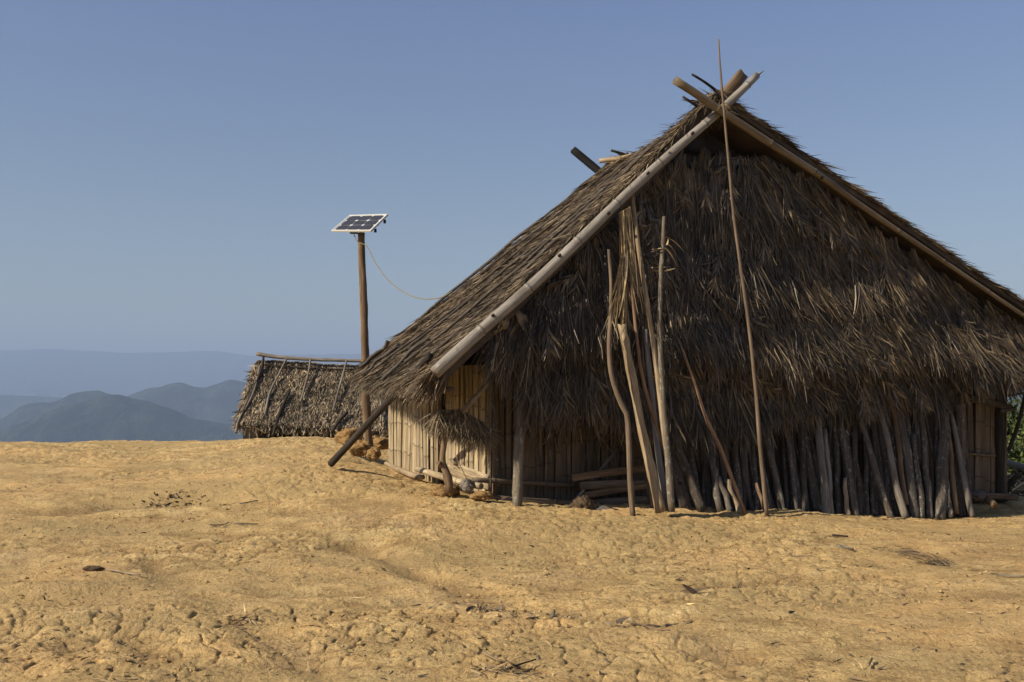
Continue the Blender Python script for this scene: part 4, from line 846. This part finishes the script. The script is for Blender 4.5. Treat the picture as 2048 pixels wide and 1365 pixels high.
pole_of("power_cable", along([(708, 470, 16.8), (716, 485, 16.75), (733, 492, 16.7), (752, 528, 16.4), (778, 562, 16), (808, 585, 15.6), (838, 597, 15.2), (866, 598, 14.9), (886, 594, 14.6), (905, 583, 14.4)]), [.008, .008], M['cable'], None, 7, 0, loc=P(733, 492, 16.7), label="thin sagging cable from the panel pole to the hut roof", cat="cable")

# ------------------------------------------------------------------ the small hut behind the crest
YS = 24.0
sh = thing("small_hut", "low leaf-thatched hut behind the crest, left of the solar panel pole", "hut", (*P(630, 880, 25.5)[:2], gz1(*P(630, 880, 25.5)[:2])))
TL, TR, BL, BR = P(516, 722, 25.6), P(800, 735, 25.6), P(474, 846, 23.8), P(800, 860, 23.8)
def SS(a, b):
    a = np.asarray(a, float)[..., None]; b = np.asarray(b, float)[..., None]
    p = (TL * (1 - a) + TR * a) * (1 - b) + (BL * (1 - a) + BR * a) * b; p[..., 2] += .04 * fbm(a[..., 0] * 6, b[..., 0] * 4, 3, 55); return p
nS = np.cross(TR - TL, BL - TL); nS /= np.linalg.norm(nS); nS = nS if nS[2] > 0 else -nS
sr = slab(SS, nS, .12, 24, 16).build("roof_slope", M['leafroof'], sh)
mb = MB(); dS = BL - TL; dS[0] *= .2; dS /= np.linalg.norm(dS)
slope_blades(mb, SS, nS, 24000, dS, .20, .032, courses=15, lift=.14, spread=.24, tuft=6)
k = 900; a = RNG.random(k); mb.blades(SS(a, np.full(k, .97)), dS[None] * .5 + np.array([0, 0, -1.])[None] * .7 + RNG.normal(0, .3, (k, 3)), np.repeat(nS[None], k, 0), .12 + .22 * RNG.random(k), .03 + .05 * RNG.random(k), .3, .2)
k = 260; b = RNG.random(k); mb.blades(SS(np.zeros(k), b), np.array([-.4, -.5, -.8])[None] + RNG.normal(0, .3, (k, 3)), np.repeat(nS[None], k, 0), .10 + .16 * RNG.random(k), .03 + .04 * RNG.random(k), .3, .2)
mb.build("leaf_thatch", M['leafroof'], sr)
bk = np.array([0, 2.3, 0]); mb = MB(); g = np.array([[TL - nS * .1, TR - nS * .1], [BL + bk * 1.55 + [0, 0, -.1], BR + bk * 1.55]]); mb.grid(g, g); mb.build("roof_slope", M['leafroof'], sh)
mb = MB(); wl0, wl1 = P(486, 850, 24.4), P(800, 868, 24.4)
for (a_, b_) in ((wl0, wl1), (wl0, wl0 + np.array([0, 2.2, 0])), (wl0 + np.array([0, 2.2, 0]), wl1 + np.array([0, 2.2, 0]))):
    mb.grid(np.array([[[*q[:2], zz] for zz in (-.4, .95)] for q in (a_, (a_ + b_) / 2, b_)]))
mb.build("wall", M['dark'], sh)
mb = MB(); mb.add([TL - nS * .1 + [.1, 0, 0], [*wl0[:2], .9], [*(wl0 + [0, 2.2, 0])[:2], .9], [*(wl0 + [0, 1.1, 0])[:2], 1.2]], [(0, 1, 3, 2)]); mb.build("gable", M['dark'], sh)
pole_of("ridge_pole", along([(513, 708, 25.4), (560, 715, 25.4), (620, 719, 25.4), (680, 721, 25.4), (760, 724, 25.4)]), [.05, .048, .045, .042], M['grey'], sh, 9, .1)
pole_of("roof_batten", along([(525, 730, 25.3), (620, 737, 25.3), (760, 741, 25.3)]), [.02, .02], M['dark'], sh, 7, .1)
for l, r_ in ([(527, 712), (524, 735), (508, 775), (482, 835)], .032), ([(574, 716), (560, 745), (540, 785), (530, 830)], .028), ([(621, 720), (617, 745), (608, 780), (600, 806)], .026), ([(693, 722), (686, 750), (676, 785), (666, 822)], .026), ([(578, 785), (560, 825), (546, 872)], .04), ([(520, 732), (505, 790), (478, 840), (472, 866)], .03), ([(695, 825), (680, 840), (664, 864)], .04), ([(762, 800), (762, 845)], .03):
    n_ = len(l); pole_of("rafter", [P(u, v, 25.35 - 1.75 * np.clip((v - 722) / 135, -.1, 1.05) - .02) for u, v in l], [r_, r_], M['dark'] if r_ > .031 else M['grey'], sh, 7, .12)
for l in ([(488, 853), (512, 856), (520, 862)], [(522, 860), (530, 866), (540, 862)], [(512, 856), (516, 880)], [(515, 752), (507, 735), (505, 745)], [(700, 858), (760, 862), (790, 868)], [(695, 848), (710, 860)]):
    pole_of("stick", [P(u, v, 23.75) for u, v in l], [.018, .015], M['pale'], sh, 6, .15)
for u, v in ((500, 880), (545, 880), (590, 880), (640, 880), (700, 885), (760, 885)): pole_of("post", [P(u, v + 12, 24.3), P(u + 1, 850, 24.3)], [.03, .03], M['bark'], sh, 7, .1)

# ------------------------------------------------------------------ greenery and clutter past the right corner
def bush(u, v, Y, rx, rz, n_, label, name="leafy_shrub"):
    c = P(u, v, Y); t_ = thing(name, label, "shrub", (c[0], c[1], gz1(c[0], c[1])), "green shrubs past the right corner of the hut")
    g0 = np.array(t_["_base"]); 
    cl = RNG.normal(0, .45, (26, 3)) * [rx, rx, rz]; k = n_; pos = c + cl[RNG.integers(0, 26, k)] + RNG.normal(0, .17, (k, 3)) * [rx, rx, rz]
    mb = MB(); mb.blades(pos, RNG.normal(0, 1, (k, 3)) + [0, 0, .3], RNG.normal(0, 1, (k, 3)) + [0, 0, 1], .06 + .10 * RNG.random(k), .03 + .04 * RNG.random(k), .2, .2, 2); mb.build("foliage", M['leaf'], t_)
    mb = MB()
    for q in range(7): mb.tube([g0 + RNG.normal(0, .05, 3) * [1, 1, 0], (g0 + c) / 2 + RNG.normal(0, .15, 3), c + cl[q]], [.03, .012], 6, .2)
    mb.build("stems", M['bark'], t_)
bush(2035, 865, 24, .9, .8, 5200, "dense green shrub just past the right corner post of the hut")
bush(2120, 840, 25, 1.1, 1.0, 3500, "taller green shrub behind the first one, at the photo's right edge")
bush(2030, 925, 21, .6, .35, 1800, "low yellowish green shrub before the dense one")
lean("fallen_pole", along([(2012, 925, 18.6), (2035, 932, 18.3), (2075, 945, 17.8)]), [.06, .07], M['grey'], "pale grey pole lying past the right corner of the hut", "pole", group=None)
lean("fallen_branch", along([(2008, 985, 17.2), (2028, 960, 17.0), (2040, 950, 17)]), [.07, .05], M['barkdark'], "dark crooked branch standing among the litter past the right corner post", "branch", group=None)
mb = MB(); k = 700; pos = np.stack([RNG.uniform(8.3, 11, k), RNG.uniform(16.5, 20, k), np.zeros(k)], 1); pos[:, 2] = gz(pos[:, 0], pos[:, 1]) + .02 + .35 * RNG.random(k) ** 2
mb.blades(pos, RNG.normal(0, 1, (k, 3)) * [1, 1, .35], RNG.normal(0, 1, (k, 3)) + [0, 0, 1], .2 + .5 * RNG.random(k), .02 + .04 * RNG.random(k), .1, .1); mb.build("brush_litter", M['straw'], None, kind="stuff", label="dry brush and stems heaped past the hut corner", cat="litter")

# ------------------------------------------------------------------ litter on the ground
def ground_stick(name, uv, r, mat, label, cat, lift=.012, **k):
    pts = [on(u, v) + [0, 0, lift + r] for u, v in uv]
    return pole_of(name, pts, [r, r * .7], mat, None, 7, .15, loc=pts[0], label=label, cat=cat, **k)
def leafpile(name, u, v, n_, spread, L0, W0, mat, label, cat, dirv=None, up=.3):
    c = on(u, v); k = n_; pos = c + RNG.normal(0, 1, (k, 3)) * [spread, spread * .7, 0]; pos[:, 2] = gz(pos[:, 0], pos[:, 1]) + .008
    d = RNG.normal(0, 1, (k, 3)) * [1, 1, up] + [0, 0, up * .6] if dirv is None else np.array(dirv)[None] + RNG.normal(0, .35, (k, 3)) * [1, 1, .5]
    mb = MB(); mb.blades(pos, d, RNG.normal(0, 1, (k, 3)) + [0, 0, 1.5], L0 * (.4 + RNG.random(k)), W0 * (.5 + RNG.random(k)), .3, .25); return mb.build(name, mat, None, loc=c, label=label, cat=cat, kind="stuff")
ground_stick("pale_splinter", [(214, 1148), (245, 1154), (280, 1161)], .009, M['pale'], "pale pointed splinter sticking out beside the brown husk", "splinter")
lump("husk", 188, 1147, None, .045, (1.9, .8, .6), M['brown'], 61, "crumpled brown husk lying left of the pale splinter", "husk")
c = on(1385, 1197); mb = MB(); mb.blades(np.array([c + [-.09, 0, .01], c + [.02, 0, .01]]), np.array([[1, .25, .10], [-.6, .2, .5]]), np.array([[0, -.5, 1], [0, -1, .5]]), np.array([.2, .12]), np.array([.05, .045]), .1, 0, 5); mb.build("curled_leaf", M['straw'], None, loc=c, label="curled grey dry leaf on the bare ground below the gable poles", cat="leaf")
leafpile("frond_scrap", 1792, 1106, 60, .13, .18, .006, M['gable'], "long thin dark frond scrap on the slope below the firewood", "frond", (1, -.6, .05))
leafpile("frond_scrap", 1885, 1126, 90, .11, .20, .006, M['gable'], "bushy dark frond scrap right of the thinner one", "frond", (-.7, .5, .25))
leafpile("leaf_litter_clump", 985, 1217, 40, .13, .09, .02, M['leafroof'], "clump of trampled leaves in the shallow gully at the centre", "leaf litter")
leafpile("leaf_litter_clump", 1100, 1235, 34, .13, .08, .018, M['leafroof'], "trampled leaves right of the centre clump in the gully", "leaf litter")
leafpile("leaf_litter_clump", 1300, 1252, 46, .11, .09, .02, M['leafroof'], "grey green leaf clump with a reddish stick on it", "leaf litter")
leafpile("leaf_litter_clump", 490, 1245, 60, .12, .11, .010, M['straw'], "tuft of dry grass and twigs in a hollow at lower left", "grass tuft")
leafpile("leaf_litter_clump", 1010, 1352, 50, .10, .16, .010, M['straw'], "straw tuft at the bottom edge of the picture", "straw")
ground_stick("reddish_stick", [(1283, 1262), (1310, 1276), (1338, 1286)], .004, M['orange'], "thin reddish stick across the grey green leaf clump", "stick")
ground_stick("bamboo_sliver", [(966, 1324), (1003, 1336)], .010, M['straw'], "pale bamboo sliver above the straw tuft at the bottom edge", "splinter")
ground_stick("dark_twig", [(1015, 1362), (1040, 1348), (1071, 1337)], .006, M['dark'], "dark twig rising from the straw tuft at the bottom edge", "twig", lift=.03)
ground_stick("wood_chip", [(1674, 1106), (1706, 1111)], .014, M['bark'], "short dark wood chip on the ground below mid row", "wood chip")
ground_stick("dark_twig", [(1665, 1076), (1695, 1079)], .014, M['dark'], "charred stub on the ground nearest below the firewood row", "wood chip")
ground_stick("dark_twig", [(1590, 1127), (1625, 1125)], .005, M['bark'], "slender twig lying level left of the wood chip", "twig")
ground_stick("bamboo_sliver", [(1736, 1345), (1744, 1332)], .009, M['straw'], "tiny upright pale chip near the lower right corner", "splinter")
ground_stick("pale_stick", [(1990, 1155), (2020, 1160), (2055, 1162)], .008, M['grey'], "pale stick lying at the right edge of the ground", "stick")
ground_stick("pale_stick", [(480, 1012), (515, 1003)], .008, M['bark'], "small stick lying flat on the slope left of centre", "stick")
ground_stick("pale_stick", [(488, 985), (506, 996)], .006, M['straw'], "fine straw stalk slanting above the small stick", "straw")
ground_stick("dark_twig", [(420, 1056), (445, 1054), (458, 1049)], .008, M['bark'], "dark twig with a bent end on the left slope", "twig")
ground_stick("dark_twig", [(470, 1050), (515, 1050)], .007, M['bark'], "straight dark twig right of the bent one", "twig")
ground_stick("pale_stick", [(196, 1018), (204, 1028)], .010, M['grey'], "stubby grey stick on the bare ground at far left", "stick")
leafpile("dark_scrap_strip", 355, 1001, 170, .18, .045, .02, M["crust"], "strip of dark scraps on the open ground at left", "scraps")  # dark brown flakes strewn in the hollow below the low bank

def scatter():
    mb = MB(); k = 4200; th = RNG.uniform(R(-31), R(31), k); r = 4.6 * (22 / 4.6) ** RNG.random(k); x = np.sin(th) * r; y = np.cos(th) * r; z = gz(x, y)
    keep = (y < 11.3 + .36 * x) | (x < -1.5); x, y, z = x[keep], y[keep], z[keep]; k = len(x)
    d = RNG.normal(0, 1, (k, 3)); d[:, 2] = .1 * np.abs(d[:, 2]) + .03
    mb.blades(np.stack([x, y, z + .006], 1), d, np.array([0, 0, 1.])[None] + RNG.normal(0, .4, (k, 3)), .02 + .10 * RNG.random(k) ** 2.5, .003 + .009 * RNG.random(k) ** 2, .25, .0)
    mb2 = MB(); q = 900; a2 = RNG.uniform(R(-31), R(31), q); r2 = 4.7 * (16 / 4.7) ** RNG.random(q); x2 = np.sin(a2) * r2; y2 = np.cos(a2) * r2; ok2 = ((y2 < 11.2 + .36 * x2) | (x2 < -1.5)) & (fbm(x2 * .8, y2 * .8, 3, 33) > -.02); x2, y2 = x2[ok2], y2[ok2]; q = len(x2)
    d2 = RNG.normal(0, 1, (q, 3)); d2[:, 2] = .25 * np.abs(d2[:, 2])
    mb2.blades(np.stack([x2, y2, gz(x2, y2) + .006], 1), d2, np.array([0, 0, 1.])[None] + RNG.normal(0, .5, (q, 3)), .02 + .05 * RNG.random(q), .006 + .016 * RNG.random(q), .4, .0)
    mb2.build("leaf_scraps", M['gable'], None, kind="stuff", label="small dark leaf scraps scattered on the dry ground", cat="litter")
    mb.build("straw_litter", M['straw'], None, kind="stuff", label="bits of straw scattered on the dry ground", cat="litter")
    mb = MB(); k = 9000; th = RNG.uniform(R(-31), R(31), k); r = 4.6 * (20 / 4.6) ** RNG.random(k); x = np.sin(th) * r; y = np.cos(th) * r; dens = fbm(x * .9, y * .9, 3, 88) > -.05; x, y = x[dens], y[dens]; z = gz(x, y)
    oc = np.array([(1, 0, 0), (0, 1, 0), (-1, 0, 0), (0, -1, 0), (0, 0, 1), (0, 0, -1)], float)
    for i in range(len(x)):
        s_ = .004 + .020 * RNG.random() ** 4; V = (oc * (1 + .5 * RNG.normal(0, .5, (6, 1)))) * s_ * [1.2, 1, .7] + [x[i], y[i], z[i] + s_ * .2]
        mb.add(V, [], None, None, [(0, 1, 4), (1, 2, 4), (2, 3, 4), (3, 0, 4), (1, 0, 5), (2, 1, 5), (3, 2, 5), (0, 3, 5)])
    mb.nd = [q + RNG.random() for q in mb.nd]; mb.build("clay_crumbs", M['soil'], None, kind="stuff", smooth=False, label="small clay crumbs strewn over the ground", cat="gravel")
scatter()
haze()
for o in list(bpy.data.objects):
    if "_base" in o.keys(): del o["_base"]
